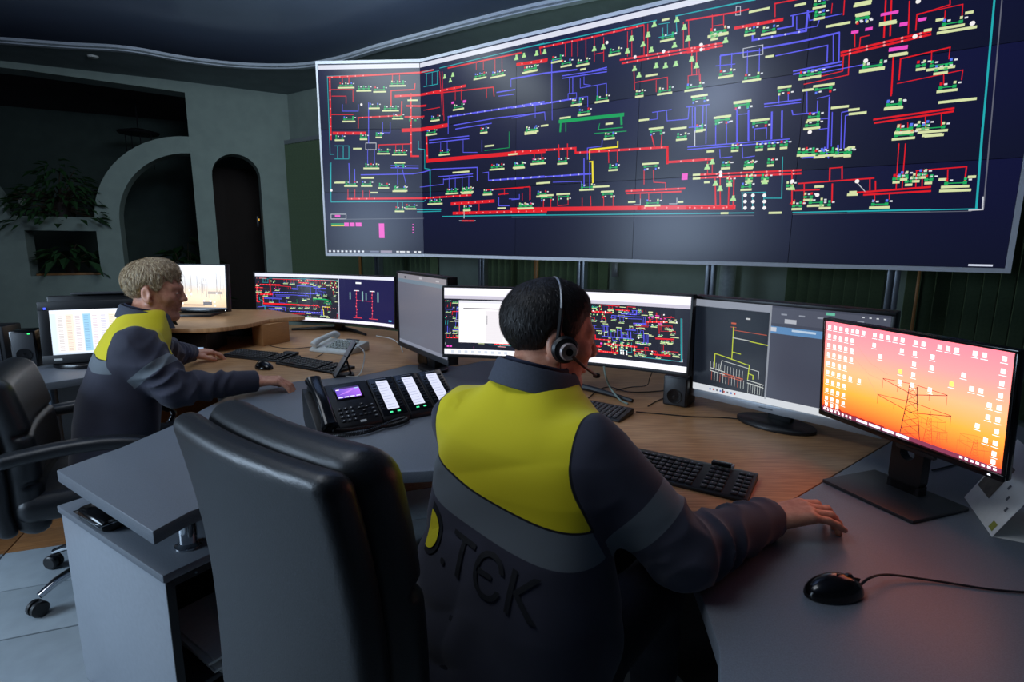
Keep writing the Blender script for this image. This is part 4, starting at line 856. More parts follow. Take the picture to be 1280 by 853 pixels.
# ---- spreadsheet screen on the side desk
yL = math.radians(24)
tL, d, (x0, y0, x1, y1) = monitor('desktop_monitor', 'black framed screen with a white spreadsheet on the grey side desk', .56, .32, (-2.40, 2.735, .762), yL, math.radians(6), .045, .045, .07, BLK, BLK, SCRM)
sw, sh = x1 - x0, y1 - y0; E_ = lambda fx, fy: (x0 + fx * sw, y1 - fy * sh)
R_(0, 0, 1, 1, (216, 220, 232), 0); R_(0, 0, 1, .08, (226, 232, 244), 1); R_(0, .08, .05, 1, (206, 222, 236), 1)
for i in range(12):
    x_ = .06 + i * .078; c_ = [(226, 222, 222), (232, 218, 204), (228, 222, 226), (150, 196, 228), (232, 224, 230), (224, 222, 234), (236, 226, 206), (120, 190, 226)][i % 8]; R_(x_, .1, x_ + .07, .94, c_, 1)
    for k in range(20): R_(x_ + .008, .14 + k * .04, x_ + .05, .152 + k * .04, tuple(int(v * .82) for v in c_), 2)
R_(0, .97, 1, 1, (190, 204, 220), 2)
d.build('screen_image', SCRM, tL); mbox('badge', (.065, -.0065, .022), (.035, .001, .010), WHITEP, tL, 0); mbox('power_led', (.03, -.006, .285), (.010, .002, .010), emit('blue_led', (70, 90, 255), 2.0), tL, 0)
c = place_on(tL, (.28, .04, 0)); inv = (Matrix.Translation(tL.location) @ tL.rotation_euler.to_matrix().to_4x4()).inverted()
mb = MB().prism([(c.x + .25 * math.cos(2 * PI * k / 28) * math.cos(yL) - .13 * math.sin(2 * PI * k / 28) * math.sin(yL), c.y + .25 * math.cos(2 * PI * k / 28) * math.sin(yL) + .13 * math.sin(2 * PI * k / 28) * math.cos(yL)) for k in range(28)], DZ + .0005, DZ + .02); mb.v = [tuple(inv @ Vector(q)) for q in mb.v]; mb.build('foot', BLKG, tL, .004)
mbox('rear_cover', (.29, .11, .30), (.52, .16, .10), BLK, tL, .01); mbox('lid', (.36, .10, .358), (.44, .2, .012), DGREY, tL, .003)
# ---- loudspeakers
def speaker(name, label, loc, rz, s, m=BLK):
    t = thing(name, label, 'speaker', loc, rz); mbox('cabinet', (0, 0, s[2] / 2), s, m, t, .006); mbox('grille', (0, -s[1] / 2 - .002, s[2] / 2), (s[0] * .86, .006, s[2] * .9), DGREY, t, .002)
    MB().lathe([(0, 0), (s[0] * .3, 0), (s[0] * .3, .004), (s[0] * .1, .001), (0, .003)], 20, (0, -s[1] / 2 - .005, s[2] * .35), RX(PI / 2)).build('cone', BLKG, t, 0, True); return t
q = atz(851, 509, DZ); speaker('loudspeaker', 'black loudspeaker between the curved and the silver edged monitor', (q.x + .01, q.y + .06, DZ + .0005), -.6, (.10, .12, .125))
q = atz(527, 452, DZ); speaker('loudspeaker', 'black loudspeaker under the dim grey monitor', (-.43, 2.90, DZ + .0005), -.95, (.17, .10, .078))
q = atz(30, 459, DZ); t = speaker('loudspeaker', 'black loudspeaker left of the spreadsheet screen', (q.x, q.y + .05, DZ + .0005), .35, (.11, .12, .19), BLKG); mbox('green_led', (.03, -.066, .175), (.010, .003, .005), emit('green_led', (60, 255, 120), 2), t, 0)
o = thing('loudspeaker', 'black box at the left edge behind the side desk speaker', 'speaker', (-2.80, 2.90, DZ + .0005), .2); mbox('cabinet', (0, 0, .1), (.2, .15, .2), BLK, o, .006); mbox('grille', (0, -.077, .1), (.16, .006, .16), DGREY, o, .002)
# ================================================================== desk telephone with three key modules
ph_yaw = math.radians(36)
PH = Vector((-.655, 1.765, DZ + .0005))
ph = thing('desk_telephone', 'black desk telephone with a purple screen and three lit key modules', 'telephone', tuple(PH), ph_yaw)
PR = math.radians(34)
def wedge(mb, x0, x1, y1=.17, z0=.022, z1=.135):
    pr = [(0, 0), (y1 * .9, 0), (y1, .03), (y1, z1 - .01), (y1 - .008, z1), (0.004, z0), (0, z0 - .008)]
    k = len(pr); vs = [(x0, y, z) for y, z in pr] + [(x1, y, z) for y, z in pr]
    mb.add(vs, [tuple(range(k)), tuple(range(k, 2 * k))[::-1]] + [(i, (i + 1) % k, k + (i + 1) % k, k + i) for i in range(k)]); return mb
slope = math.atan2(.135 - .022, .158)
def onface(x, t, h=0.0):       # t along the slope from the front edge
    return Vector((x, .004 + t * math.cos(slope) - h * math.sin(slope), .022 + t * math.sin(slope) + h * math.cos(slope)))
RS = RX(slope)
wedge(MB(), 0, .075).build('cradle', BLK, ph, .003); wedge(MB(), .0765, .235).build('body', BLK, ph, .004)
d = Draw(lambda u, v, lay: onface(u, v, .0030 + .0003 * lay))
mbox('screen_frame', onface(.152, .145, .001), (.105, .066, .003), BLKG, ph, .001, RS)
a = [(92, 62, 176), (150, 90, 216), (170, 110, 226), (104, 80, 196)]
d.quad([(.108, .12), (.197, .12), (.197, .17), (.108, .17)], a, 0); d.quad([(.112, .135), (.15, .142), (.19, .163), (.15, .15)], (176, 120, 220), 1); d.rect(.108, .163, .197, .17, (60, 44, 96), 1)
for i in range(4): d.rect(.11 + i * .022, .1215, .126 + i * .022, .126, (210, 210, 236), 2)
d.rect(.11, .158, .122, .162, (240, 230, 240), 2); d.rect(.18, .158, .195, .162, (150, 200, 240), 2); d.build('screen_image', SCRM, ph)
kmb = MB()
for r_ in range(4):
    for c_ in range(3): kmb.box(onface(.098 + c_ * .021, .02 + r_ * .0175, .002), (.0145, .0105, .004), RS)
    kmb.box(onface(.218, .02 + r_ * .0175, .002), (.014, .008, .004), RS)
for x_, t_ in ((.182, .083), (.182, .053), (.168, .068), (.196, .068), (.182, .068), (.165, .035), (.198, .035), (.182, .035)): kmb.box(onface(x_, t_, .002), (.011, .008, .004), RS)
kmb.build('keys', KEYS, ph, .001)['kind'] = 'stuff'
pk = MB()
for r_ in range(4):
    for c_ in range(3): pk.box(onface(.098 + c_ * .021, .021 + r_ * .0175, .0042), (.003, .004, .0004), RS)
    pk.box(onface(.218, .021 + r_ * .0175, .0042), (.007, .002, .0004), RS)
for x_, t_ in ((.182, .083), (.182, .053), (.168, .068), (.196, .068), (.182, .035)): pk.box(onface(x_, t_, .0042), (.005, .002, .0004), RS)
pk.build('key_print', WHITEP, ph)['kind'] = 'stuff'; mbox('logo_plate', onface(.165, .008, .0008), (.022, .009, .001), WHITEP, ph, 0, RS)
MW = .105
SCRB = screen_mat('key_module_picture', 1.15, .3)
for i in range(3):
    x0_ = .238 + i * (MW + .002); xm_ = x0_ + MW / 2
    mo = wedge(MB(), x0_, x0_ + MW).build('key_module', BLK, ph, .003)
    mbox('module_frame', onface(xm_, .10, .0008), (.094, .182, .002), BLKG, mo, .001, RS)
    d = Draw(lambda u, v, lay: onface(u, v, .0022 + .0003 * lay)); d.rect(xm_ - .023, .035, xm_ + .023, .175, (214, 218, 240), 0)
    for k in range(10): d.rect(xm_ - .020, .043 + k * .0135, xm_ + .012, .0445 + k * .0135, (150, 156, 186), 1)
    d.build('module_screen', SCRB, mo)
    mbox('name_strip', onface(xm_, .185, .002), (.042, .003, .001), SILV, mo, 0, RS)
    for q in (-.014, .016): mbox('green_key', onface(xm_ + q, .022, .002), (.011, .005, .002), emit('key_green', (70, 220, 150), 1.6), mo, 0, RS)
    sk = MB()
    for k in range(10):
        for q in (-.036, .036): sk.box(onface(xm_ + q, .043 + k * .0135, .002), (.014, .005, .003), RS)
    sk.build('side_keys', KEYS, mo)['kind'] = 'stuff'
# handset: two cups and a curved grip
hp = MB(); secs = []
for i in range(15):
    t = i / 14; tt = -.012 + t * .215; lift = .030 + .014 * math.sin(PI * t); wd_ = .022 + .006 * (abs(2 * t - 1) ** 3); th_ = .014 + .008 * (abs(2 * t - 1) ** 4)
    secs.append((tt, lift, wd_, th_))
n = 14; vs = []; fs = []
for tt, lift, wd_, th_ in secs:
    for k in range(n):
        a = 2 * PI * k / n; c_, s_ = math.cos(a), math.sin(a)
        vs.append(onface(.036 + wd_ * math.copysign(abs(c_) ** .7, c_), tt, lift + th_ * math.copysign(abs(s_) ** .7, s_)))
for i in range(14):
    for k in range(n): fs.append((i * n + k, i * n + (k + 1) % n, (i + 1) * n + (k + 1) % n, (i + 1) * n + k))
fs += [tuple(range(n)), tuple(range(14 * n, 15 * n))]; hp.add(vs, fs)
hs_ = hp.build('handset', BLKG, ph, 0, True)
for tt in (.008, .182): MB().lathe([(0, 0), (.021, 0), (.023, .006), (.021, .02), (0, .02)], 20, onface(.036, tt, .006), RS).build('ear_cup', BLK, hs_, 0, True)
# coiled cord lying before the telephone
path = spline([(.02, -.012, .012), (.06, -.045, .010), (.15, -.065, .012), (.26, -.02, .012), (.315, -.005, .012), (.31, -.03, .012), (.24, -.05, .012), (.16, -.03, .014), (.09, -.015, .014), (.05, -.008, .02)], 16)
coil = []
for i in range(len(path) - 1):
    t_ = (path[i + 1] - path[i]).normalized(); s_ = t_.cross(Vector((0, 0, 1))).normalized(); u_ = s_.cross(t_)
    for k in range(8): a = 2 * PI * (i * 8 + k) / 8.0; p = path[i].lerp(path[i + 1], k / 8); coil.append(p + (s_ * math.cos(a) + u_ * math.sin(a)) * .0062)
MB().tube(coil, .0022, 4).build('coiled_cord', BLK, ph, 0, True)
# ---- small leaning phone on a stand with a white cable
q = atz(424, 470, DZ); st_ = thing('phone_on_stand', 'slim dark phone leaning upright on a small stand behind the telephone', 'phone', (q.x, q.y, DZ + .0005), math.radians(-66))
Rt = RX(math.radians(-32)); mbox('slab', Rt @ Vector((0, .0, .10)) + Vector((0, -.02, .0)), (.085, .009, .19), BLKG, st_, .003, Rt); mbox('rim', Rt @ Vector((0, -.0055, .10)) + Vector((0, -.02, .0)), (.087, .003, .192), SILV, st_, .001, Rt)
mbox('stand_base', (0, .02, .004), (.07, .10, .008), BLK, st_, .002); mbox('stand_arm', (0, .045, .05), (.03, .008, .10), BLK, st_, .002, RX(.25))
o = MB().tube(spline([(q.x + .03, q.y + .05, DZ + .10), (q.x + .06, q.y + .09, DZ + .13), (q.x + .11, q.y + .07, DZ + .10), (q.x + .10, q.y + .0, DZ + .006), (q.x + .03, q.y - .02, DZ + .004)]), .003, 6).build('charging_cable', WHITEP, None, 0, True); tag(o, 'white charging cable looping beside the leaning phone', 'cable')
# ---- keyboards
def keyboard(label, c, yaw, w=.45, dp=.15, rows=6, flat=False, group=None):
    t = thing('keyboard', label, 'keyboard', (c[0], c[1], DZ + .0005), yaw, group)
    mb = MB(); pr = [(-dp / 2, .0), (dp / 2, 0), (dp / 2, .022 if not flat else .014), (dp / 2 - .02, .023 if not flat else .015), (-dp / 2 + .004, .011), (-dp / 2, .007)]
    k = len(pr); mb.add([(-w / 2, y, z) for y, z in pr] + [(w / 2, y, z) for y, z in pr], [tuple(range(k)), tuple(range(k, 2 * k))[::-1]] + [(i, (i + 1) % k, k + (i + 1) % k, k + i) for i in range(k)])
    mb.build('body', BLK, t, .003)
    km = MB(); pm = MB(); sl = math.atan2(.012, dp - .03); kw = .0185; nc = int((w - .02) / .0195)
    for r_ in range(rows):
        y = -dp / 2 + .018 + r_ * (dp - .034) / (rows - .2); z = .0125 + (y + dp / 2) * math.tan(sl) * .9
        c_ = 0
        while c_ < nc:
            if r_ == 0 and c_ == 4: wd_ = 5
            else: wd_ = 1
            gap = (c_ in (15, 19) and w > .42)
            if not gap:
                x = -w / 2 + .014 + (c_ + wd_ / 2) * .0195; km.box((x, y, z), (.0195 * wd_ - .003, kw * .82 if r_ < rows - 1 else .011, .007), RX(sl))
                if wd_ == 1: pm.box((x - .003, y + .002, z + .0037), (.003, .003, .0003), RX(sl))
            c_ += wd_
    km.build('keys', KEYS, t, .0012)['kind'] = 'stuff'; pm.build('key_print', mat('key_grey_print', (150, 154, 160), .6), t)['kind'] = 'stuff'
    return t
keyboard('long black keyboard under the reaching arm of the dark haired man', (.462, 1.500), math.radians(-32.3), .45, .17)
keyboard('smaller black keyboard before the curved monitor beside the collar', (.275, 2.115), math.radians(-35), .40, .14)
keyboard('dark keyboard under the left hand of the fair haired man', (-1.43, 3.05), math.radians(-20), .44, .15, 6, True)
keyboard('dark keyboard between the computer mouse and the telephone', (-1.045, 2.83), math.radians(-30), .44, .15, 6, True)
q = (.608, 1.492); o = thing('usb_receiver', 'small black stick with a pale end lying on the long keyboard', 'receiver', (q[0], q[1], DZ + .026), math.radians(-33)); mbox('stick', (0, 0, .006), (.055, .022, .011), BLKG, o, .003); mbox('pale_end', (.031, 0, .006), (.007, .02, .009), SILV, o, .002)
q = (-1.27, 3.03); o = thing('usb_hub', 'small dark block on the back edge of the far keyboard', 'hub', (q[0], q[1], DZ + .017), math.radians(-22)); mbox('block', (0, .03, .008), (.09, .03, .016), DGREY, o, .003); mbox('port', (0, .014, .008), (.06, .003, .006), BLK, o, 0)
# ---- mice
def mouse(label, c, yaw, z=DZ):
    t = thing('computer_mouse', label, 'mouse', (c[0], c[1], z + .0005), yaw)
    f = lambda p: smax(s_ell(p, (0, 0, .004), (.060, .033, .036)), -p[:, 2], .004)
    f2 = lambda p: smax(smax(s_ell(p, (-.002, 0, .002), (.060, .034, .038)), -p[:, 2] + .0, .003), p[:, 0] * 0 - .1, .001)
    pos, qd = nets(f2, (-.07, -.045, -.01), (.07, .045, .05), .003)
    mesh_np('shell', pos, qd, BLKG, t)
    mbox('button_seam', (.026, 0, .030), (.055, .0015, .009), BLK, t, 0, RY(.30)); MB().lathe([(0, -.003), (.009, -.003), (.010, 0), (.009, .003), (0, .003)], 16, (.026, 0, .031), RX(PI / 2)).build('wheel', DGREY, t, 0, True)
    return t
m1 = mouse('black corded computer mouse on the empty right worktop', (.62, .945), math.radians(10))
MB().tube([Vector((x, y, z)) for x, y, z in spline([(.055, 0, .012), (.085, .008, .02), (.14, .02, .012), (.22, .0, .004), (.33, -.05, .003), (.45, -.07, .003), (.62, -.03, .003), (.8, .0, .003)], 8)], .0024, 6).build('cord', BLK, m1, 0, True)
mouse('black computer mouse on the beech desk before the far keyboard', (-1.29, 2.775), math.radians(150))
# ---- white telephone
q = (-1.04, 3.36); wp = thing('desk_telephone', 'white desk telephone under the far curved monitor', 'telephone', (q[0] - .12, q[1] - .05, DZ + .0005), math.radians(-24))
mb = MB(); pr = [(-.10, 0), (.10, 0), (.10, .05), (.08, .055), (-.09, .022), (-.10, .015)]; k = len(pr)
mb.add([(-.02, y, z) for y, z in pr] + [(.27, y, z) for y, z in pr], [tuple(range(k)), tuple(range(k, 2 * k))[::-1]] + [(i, (i + 1) % k, k + (i + 1) % k, k + i) for i in range(k)]); mb.build('body', WHITEP, wp, .004)
km = MB()
for r_ in range(5):
    for c_ in range(7): km.box((.085 + c_ * .024, -.065 + r_ * .026, .034 + r_ * .0050), (.016, .013, .006), RX(.18))
km.build('keys', mat('pale_keys', (150, 156, 150), .5), wp, .001)['kind'] = 'stuff'; mbox('display', (.16, .083, .057), (.09, .018, .004), DGREY, wp, .001)
MB().tube(spline([(.02, -.105, .040), (.02, -.07, .062), (.02, .0, .075), (.02, .07, .085), (.02, .105, .068)], 4), [.02, .022, .022, .021, .019, .017, .016, .016, .016, .016, .016, .016, .018, .02, .022, .022, .02][:17], 12).build('handset', WHITEP, wp, 0, True)
# ---- desk calendar
c0 = Vector((1.103, 1.156, DZ + .0006)); ax_ = Vector((.099, .20, 0)).normalized(); rt = Vector((ax_.y, -ax_.x, 0)); LN_ = .223
cal = thing('desk_calendar', 'white folded desk calendar with a small photo beside the orange monitor', 'calendar', tuple(c0), math.atan2(ax_.y, ax_.x))
def lp(a, r_, z): return Vector((a, -r_, z))
apex = (.085, .175); T_ = .0012
mbk = MB(); mbk.add([lp(0, 0, 0), lp(LN_, 0, 0), lp(LN_, apex[0], apex[1]), lp(0, apex[0], apex[1]), lp(0, T_, 0), lp(LN_, T_, 0), lp(LN_, apex[0] + T_, apex[1]), lp(0, apex[0] + T_, apex[1])], [(0, 1, 2, 3), (7, 6, 5, 4), (0, 4, 5, 1), (1, 5, 6, 2), (2, 6, 7, 3), (3, 7, 4, 0)]); mbk.build('front_leaf', PAPER, cal)
mbk = MB(); mbk.add([lp(0, .17, 0), lp(LN_, .17, 0), lp(LN_, apex[0], apex[1]), lp(0, apex[0], apex[1]), lp(0, .17 + T_, 0), lp(LN_, .17 + T_, 0), lp(LN_, apex[0] + T_, apex[1] + T_), lp(0, apex[0] + T_, apex[1] + T_)], [(0, 1, 2, 3), (7, 6, 5, 4), (0, 4, 5, 1), (1, 5, 6, 2), (2, 6, 7, 3), (3, 7, 4, 0)]); mbk.build('rear_leaf', PAPER, cal)
mbox('base_leaf', (LN_ / 2, -.085, .0006), (LN_, .168, .001), PAPER, cal, 0)
def leafq(nm, a0, a1, t0, t1, col):
    f = lambda a, t: lp(a, apex[0] * t - .0006, apex[1] * t + .0003); mbk = MB(); mbk.add([f(a0, t0), f(a1, t0), f(a1, t1), f(a0, t1)], [(0, 1, 2, 3)]); mbk.build(nm, col, cal)
leafq('photo_print', .125, .215, .25, .72, mat('photo_print', (92, 84, 74), .5, scale=40, var=.3, rgb2=(52, 46, 42))); leafq('yellow_print', .015, .04, .04, .14, mat('yellow_print', (150, 150, 60), .6))
for i in range(3): leafq('grey_print', .03 + i * .028, .04 + i * .028, .3 + i * .1, .36 + i * .1, mat('grey_print', (90, 94, 100), .5))
# ---- cables on the desk
def cable(label, px, r=.0022, m=BLK, z=DZ + .003):
    o = MB().tube(spline([atz(x, y, z + (e[0] if e else 0)) for x, y, *e in px], 8), r, 6).build('cable', m, None, 0, True); tag(o, label, 'cable'); return o
cable('black cable running across the beech desk to the silver edged monitor', [(795, 515), (830, 518), (865, 521), (900, 522), (925, 524), (960, 527)])
cable('pale cable hanging down beside the chin of the dark haired man', [(755, 458, .14), (757, 470, .10), (763, 485, .04), (775, 500, .006), (785, 505)], .004, mat('pale_cable', (130, 150, 140), .5))
cable('dark cable looping between keyboard and curved monitor', [(735, 498), (748, 488), (762, 484), (785, 490), (812, 490), (835, 488)])
cable('thin dark cable curling under the curved monitor', [(770, 488), (790, 484), (808, 482, .03), (812, 473, .08), (815, 466, .12)])
cable('dark cable bending behind the small loudspeaker', [(810, 508), (820, 502), (832, 497), (838, 495)])
cable('white cable bowing below the dim grey monitor', [(470, 420, .06), (490, 424, .04), (500, 432, .01), (503, 440)], .003, WHITEP)
cable('thin dark cable on the beech desk beside the far keyboard', [(325, 425), (340, 433), (365, 436), (395, 434), (405, 440), (395, 447)])
cable('white cable standing up before the foot of the grey monitor', [(540, 447, .02), (535, 452, .01), (530, 458)], .003, WHITEP)
cable('black cable trailing over the right worktop behind the orange monitor', [(1165, 588), (1190, 582), (1215, 574), (1250, 570)])
# ---- headset is built with the man; plants and pendant in the hall
GRN = mat('leaf_green', (40, 74, 38), .5, var=.2, scale=20); POT = mat('dark_pot', (44, 34, 30), .5)
def plant(name, label, loc, H, spread, nl, droop, ls, pot=.12):
    t = thing(name, label, 'plant', tuple(loc)); MB().lathe([(0, 0), (pot * .7, 0), (pot, pot * 1.5), (pot * .85, pot * 1.5), (pot * .8, pot * 1.3), (0, pot * 1.3)], 20).build('pot', POT, t, 0, True)
    sm_ = MB(); lm = MB(); g = random.Random(sum(map(ord, label)))
    for i in range(nl):
        a = g.uniform(0, 2 * PI); r_ = spread * math.sqrt(g.random()); z = pot * 1.4 + H * g.random() ** .8 * (1 - .45 * r_ / spread) - droop * (r_ / spread) ** 2
        c_ = Vector((r_ * math.cos(a), r_ * math.sin(a), z)); d_ = Vector((math.cos(a), math.sin(a), g.uniform(-.9, .3))).normalized(); s_ = d_.cross(Vector((0, 0, 1))).normalized(); L_ = ls * g.uniform(.6, 1.2); w_ = L_ * .22
        up = s_.cross(d_) * L_ * .08
        lm.add([c_, c_ + d_ * L_ * .4 + s_ * w_ + up, c_ + d_ * L_ + Vector((0, 0, -L_ * .15)), c_ + d_ * L_ * .4 - s_ * w_ + up], [(0, 1, 2), (0, 2, 3)])
        if i % 6 == 0: sm_.tube([(0, 0, pot), (c_.x * .4, c_.y * .4, pot + (z - pot) * .6), tuple(c_)], .006, 5)
    sm_.build('stems', mat('stem_brown', (60, 46, 30), .7), t, 0, True); lm.build('foliage', GRN, t)['kind'] = 'stuff'; return t
def onB(px, py, depth): s_, z_ = hit_s(PB, dB, nB, px, py); q = PB + dB * s_ + nB * depth; return Vector((q.x, q.y, z_))
q = onB(73, 272, .17); q.z = z_led + .001; plant('potted_plant', 'bushy dark green plant spilling over the wall ledge', q, .62, .55, 420, .35, .16, .13)
q = onB(88, 344, .14); q.z = zn0 + .035; plant('potted_plant', 'small long leaved plant standing in the dark wall niche', q, .30, .30, 60, .05, .26, .10)
o = MB().box((0, 0, .014), (.75, .24, .026)).build('niche_board', WOODE, None, .003); o.location = Vector((q.x, q.y, zn0 + .001)); o.rotation_euler = (0, 0, math.atan2(dB.y, dB.x)); tag(o, 'thin reddish board under the plant in the wall niche', 'board')
q = onB(225, 330, .9); q.z = 0; plant('floor_plant', 'broad leaved floor plant standing behind the rounded arch', q, 1.25, .42, 160, .1, .34, .2)
q = onB(148, 143, 1.6); zc_ = q.z; t = thing('pendant_lamp', 'dark hanging lamp with long rods high in the dark hall', 'lamp', tuple(q)); MB().lathe([(0, 0), (.28, 0), (.3, .03), (.1, .08), (0, .08)], 24).build('canopy', BLK, t, 0, True)
for x_ in (-.22, -.12, .02, .2): MB().tube([(x_, 0, 0), (x_, 0, -.55)], .008, 6).build('rod', BLK, t, 0, True)
MB().tube([(0, 0, .08), (0, 0, ZS + .02 - zc_)], .01, 6).build('drop_rod', BLK, t, 0, True)
q = onB(22, 250, .17); q.z = z_led + .001; t = thing('small_ball', 'small pale ball on a stand on the wall ledge', 'ornament', tuple(q)); MB().lathe([(0, 0), (.05, 0), (.015, .02), (.015, .14), (0, .14)], 16).build('stand', BLK, t, 0, True); MB().lathe([(.05 * math.sin(PI * i / 10), .185 - .05 * math.cos(PI * i / 10)) for i in range(11)], 16).build('ball', WHITEP, t, 0, True)
# ================================================================== leather chairs
def chair_meshes():
    """executive chair facing +Y; returns builders keyed by part"""
    P = {}
    def bend(p):           # lean back and gently curve the backrest
        q = p.copy(); z = q[:, 2] - .50
        q[:, 1] = q[:, 1] + .11 * np.clip(z, -.2, 1.0) - .03 * np.sin(np.clip(z / .7, 0, 1) * PI) + .35 * q[:, 0] ** 2 * -1.0
        return q
    def taper(q):
        z = np.clip((q[:, 2] - .45) / .75, 0, 1); k = 1.0 - .10 * z ** 2 - .06 * (1 - z); q2 = q.copy(); q2[:, 0] = q[:, 0] / k; return q2
    fb_ = lambda p: s_rbox(taper(bend(p)), (0, -.315, .735), (.262, .030, .35), .028)
    def fc_(p):
        q = taper(bend(p)); d = s_rbox(q, (0, -.240, .735), (.264, .052, .362), .055)
        for z in (.62, .84): d = d + .014 * np.exp(-((q[:, 2] - z) / .012) ** 2) * (q[:, 1] > -.24)
        return d
    P['back_shell'] = nets(fb_, (-.32, -.62, .30), (.32, -.1, 1.28), .008); P['back_cushion'] = nets(fc_, (-.34, -.60, .30), (.34, .05, 1.30), .008)
    fs_ = lambda p: smax(s_rbox(p, (0, .0, .44), (.265, .26, .055), .05) - .015 * np.exp(-(p[:, 0] ** 2 + p[:, 1] ** 2) / .03) * 0, -1 * (p[:, 2] * 0 + 1), .01)
    P['seat'] = nets(fs_, (-.30, -.30, .36), (.30, .30, .52), .008)
    def arm(p):
        t = np.clip((p[:, 1] + .27) / .5, 0, 1); zc = .655 + .02 * np.sin(t * PI) - .05 * t ** 6
        return s_rbox(np.stack([p[:, 0], p[:, 1], p[:, 2] - zc + .655], 1), (.305, -.02, .655), (.035, .25, .024), .022)
    P['arm_pad'] = nets(arm, (.24, -.30, .58), (.36, .26, .72), .007)
    return P
CH = chair_meshes(); CM = {}
def mirror(pos, qd): p = pos.copy(); p[:, 0] *= -1; return p, qd[:, ::-1]
def chair(label, loc, rz, arms=True):
    t = thing('office_chair', label, 'chair', loc, rz, 'black leather office chairs')
    for k in ('back_shell', 'back_cushion', 'seat') + (('arm_pad',) if arms else ()):
        if k not in CM: CM[k] = mesh_np(k, *CH[k], LEATH, t)
        else:
            o = share(CM[k], t, (0, 0, 0))
            if k[:4] == 'back': o.scale = (1, 1, .82); o.location.z = .03
    if not arms: pass
    elif 'arm_l' not in CM: CM['arm_l'] = mesh_np('arm_pad', *mirror(*CH['arm_pad']), LEATH, t)
    else: share(CM['arm_l'], t, (0, 0, 0))
    for s_ in (-1, 1) if arms else ():
        MB().tube(spline([(s_ * .305, .20, .63), (s_ * .31, .24, .57), (s_ * .30, .16, .47), (s_ * .20, .10, .40)], 6), .014, 10).build('arm_bracket', CHROME, t, 0, True)
        MB().tube(spline([(s_ * .30, -.26, .64), (s_ * .27, -.32, .60), (s_ * .18, -.33, .55)], 6), .012, 10).build('arm_bracket', CHROME, t, 0, True)
    MB().lathe([(0, .10), (.028, .10), (.028, .24), (.018, .24), (.018, .37), (.10, .375), (.10, .39), (0, .39)], 20).build('gas_column', CHROME, t, 0, True)
    for k in range(5):
        a = 2 * PI * k / 5 + .32; c_, s_ = math.cos(a), math.sin(a)
        lg = MB().tube([(c_ * .02, s_ * .02, .115), (c_ * .12, s_ * .12, .118), (c_ * .24, s_ * .24, .10), (c_ * .30, s_ * .30, .075)], [.024, .02, .016, .013], 10).build('base_leg', CHROME, t, 0, True)
        MB().lathe([(0, -.025), (.024, -.025), (.030, -.02), (.030, -.006), (.02, -.004), (.02, .004), (.030, .006), (.030, .02), (.024, .025), (0, .025)], 18, (c_ * .31, s_ * .31, .031), RZ(a) @ RX(PI / 2)).build('caster', BLK, t, 0, True)
    return t
f1 = Vector((.60, .80, 0)); rz1 = math.atan2(-f1.x, f1.y)
chair('black leather office chair with its tall back to the camera in the foreground', (-.218, 1.118, 0), rz1, False)
f2 = Vector((.85, .53, 0)); rz2 = math.atan2(-f2.x, f2.y)
chair('black leather office chair under the fair haired man at the left', (-1.66, 2.13, 0), rz2)
# ================================================================== people
def nrm(v): v = np.asarray(v, float); return v / np.linalg.norm(v)
def head_sdf(q):
    """head in its own frame: x face, y left, z up, origin between the ears"""
    d = s_ell(q, (-.014, 0, .045), (.098, .077, .082))
    d = smin(d, s_ell(q, (.030, 0, -.015), (.061, .063, .085)), .03)
    for s in (-1, 1):
        d = smin(d, s_cone(q, (.0, s * .050, -.045), (.062, s * .022, -.090), .025, .018), .025)
        d = smin(d, s_ell(q, (.058, s * .042, -.012), (.026, .022, .022)), .02)
        d = smin(d, s_cone(q, (.070, s * .040, .030), (.086, s * .010, .030), .012, .012), .014)
    d = smin(d, s_ell(q, (.072, 0, -.092), (.019, .022, .018)), .018)
    for s in (-1, 1): d = smax(d, -s_ell(q, (.100, s * .032, .010), (.018, .017, .012)), .010)
    for s in (-1, 1): d = smin(d, s_ell(q, (.0785, s * .032, .010), (.0125, .0135, .0115)), .003)
    d = smin(d, s_cone(q, (.088, 0, .024), (.108, 0, -.016), .0080, .0105), .010)
    for s in (-1, 1): d = smin(d, s_ell(q, (.099, s * .013, -.020), (.011, .008, .008)), .007)
    d = smin(d, s_ell(q, (.085, 0, -.038), (.012, .018, .012)), .012)
    d = smin(d, s_ell(q, (.0868, 0, -.050), (.010, .024, .0055)), .004)
    d = smin(d, s_ell(q, (.0855, 0, -.061), (.010, .021, .0065)), .005)
    d = smax(d, -s_ell(q, (.0985, 0, -.0552), (.010, .022, .0016)), .003)
    for s in (-1, 1):
        R = np.array(RZ(s * .45) @ RY(-.2)); c = (-.010, s * .080, -.002)
        e = s_ell(q, c, (.021, .0085, .034), R)
        e = smax(e, -s_ell(q, (c[0] + .003, s * .090, c[2] + .004), (.012, .008, .021), R), .005)
        e = smin(e, s_ell(q, (.004, s * .079, -.028), (.009, .007, .010)), .008)
        e = smin(e, s_ell(q, (.008, s * .080, .0), (.005, .006, .009)), .004)
        d = smin(d, e, .006)
    return d
def hand_sdf(q, curl):
    return hand_unit(q / 1.1, curl) * 1.1
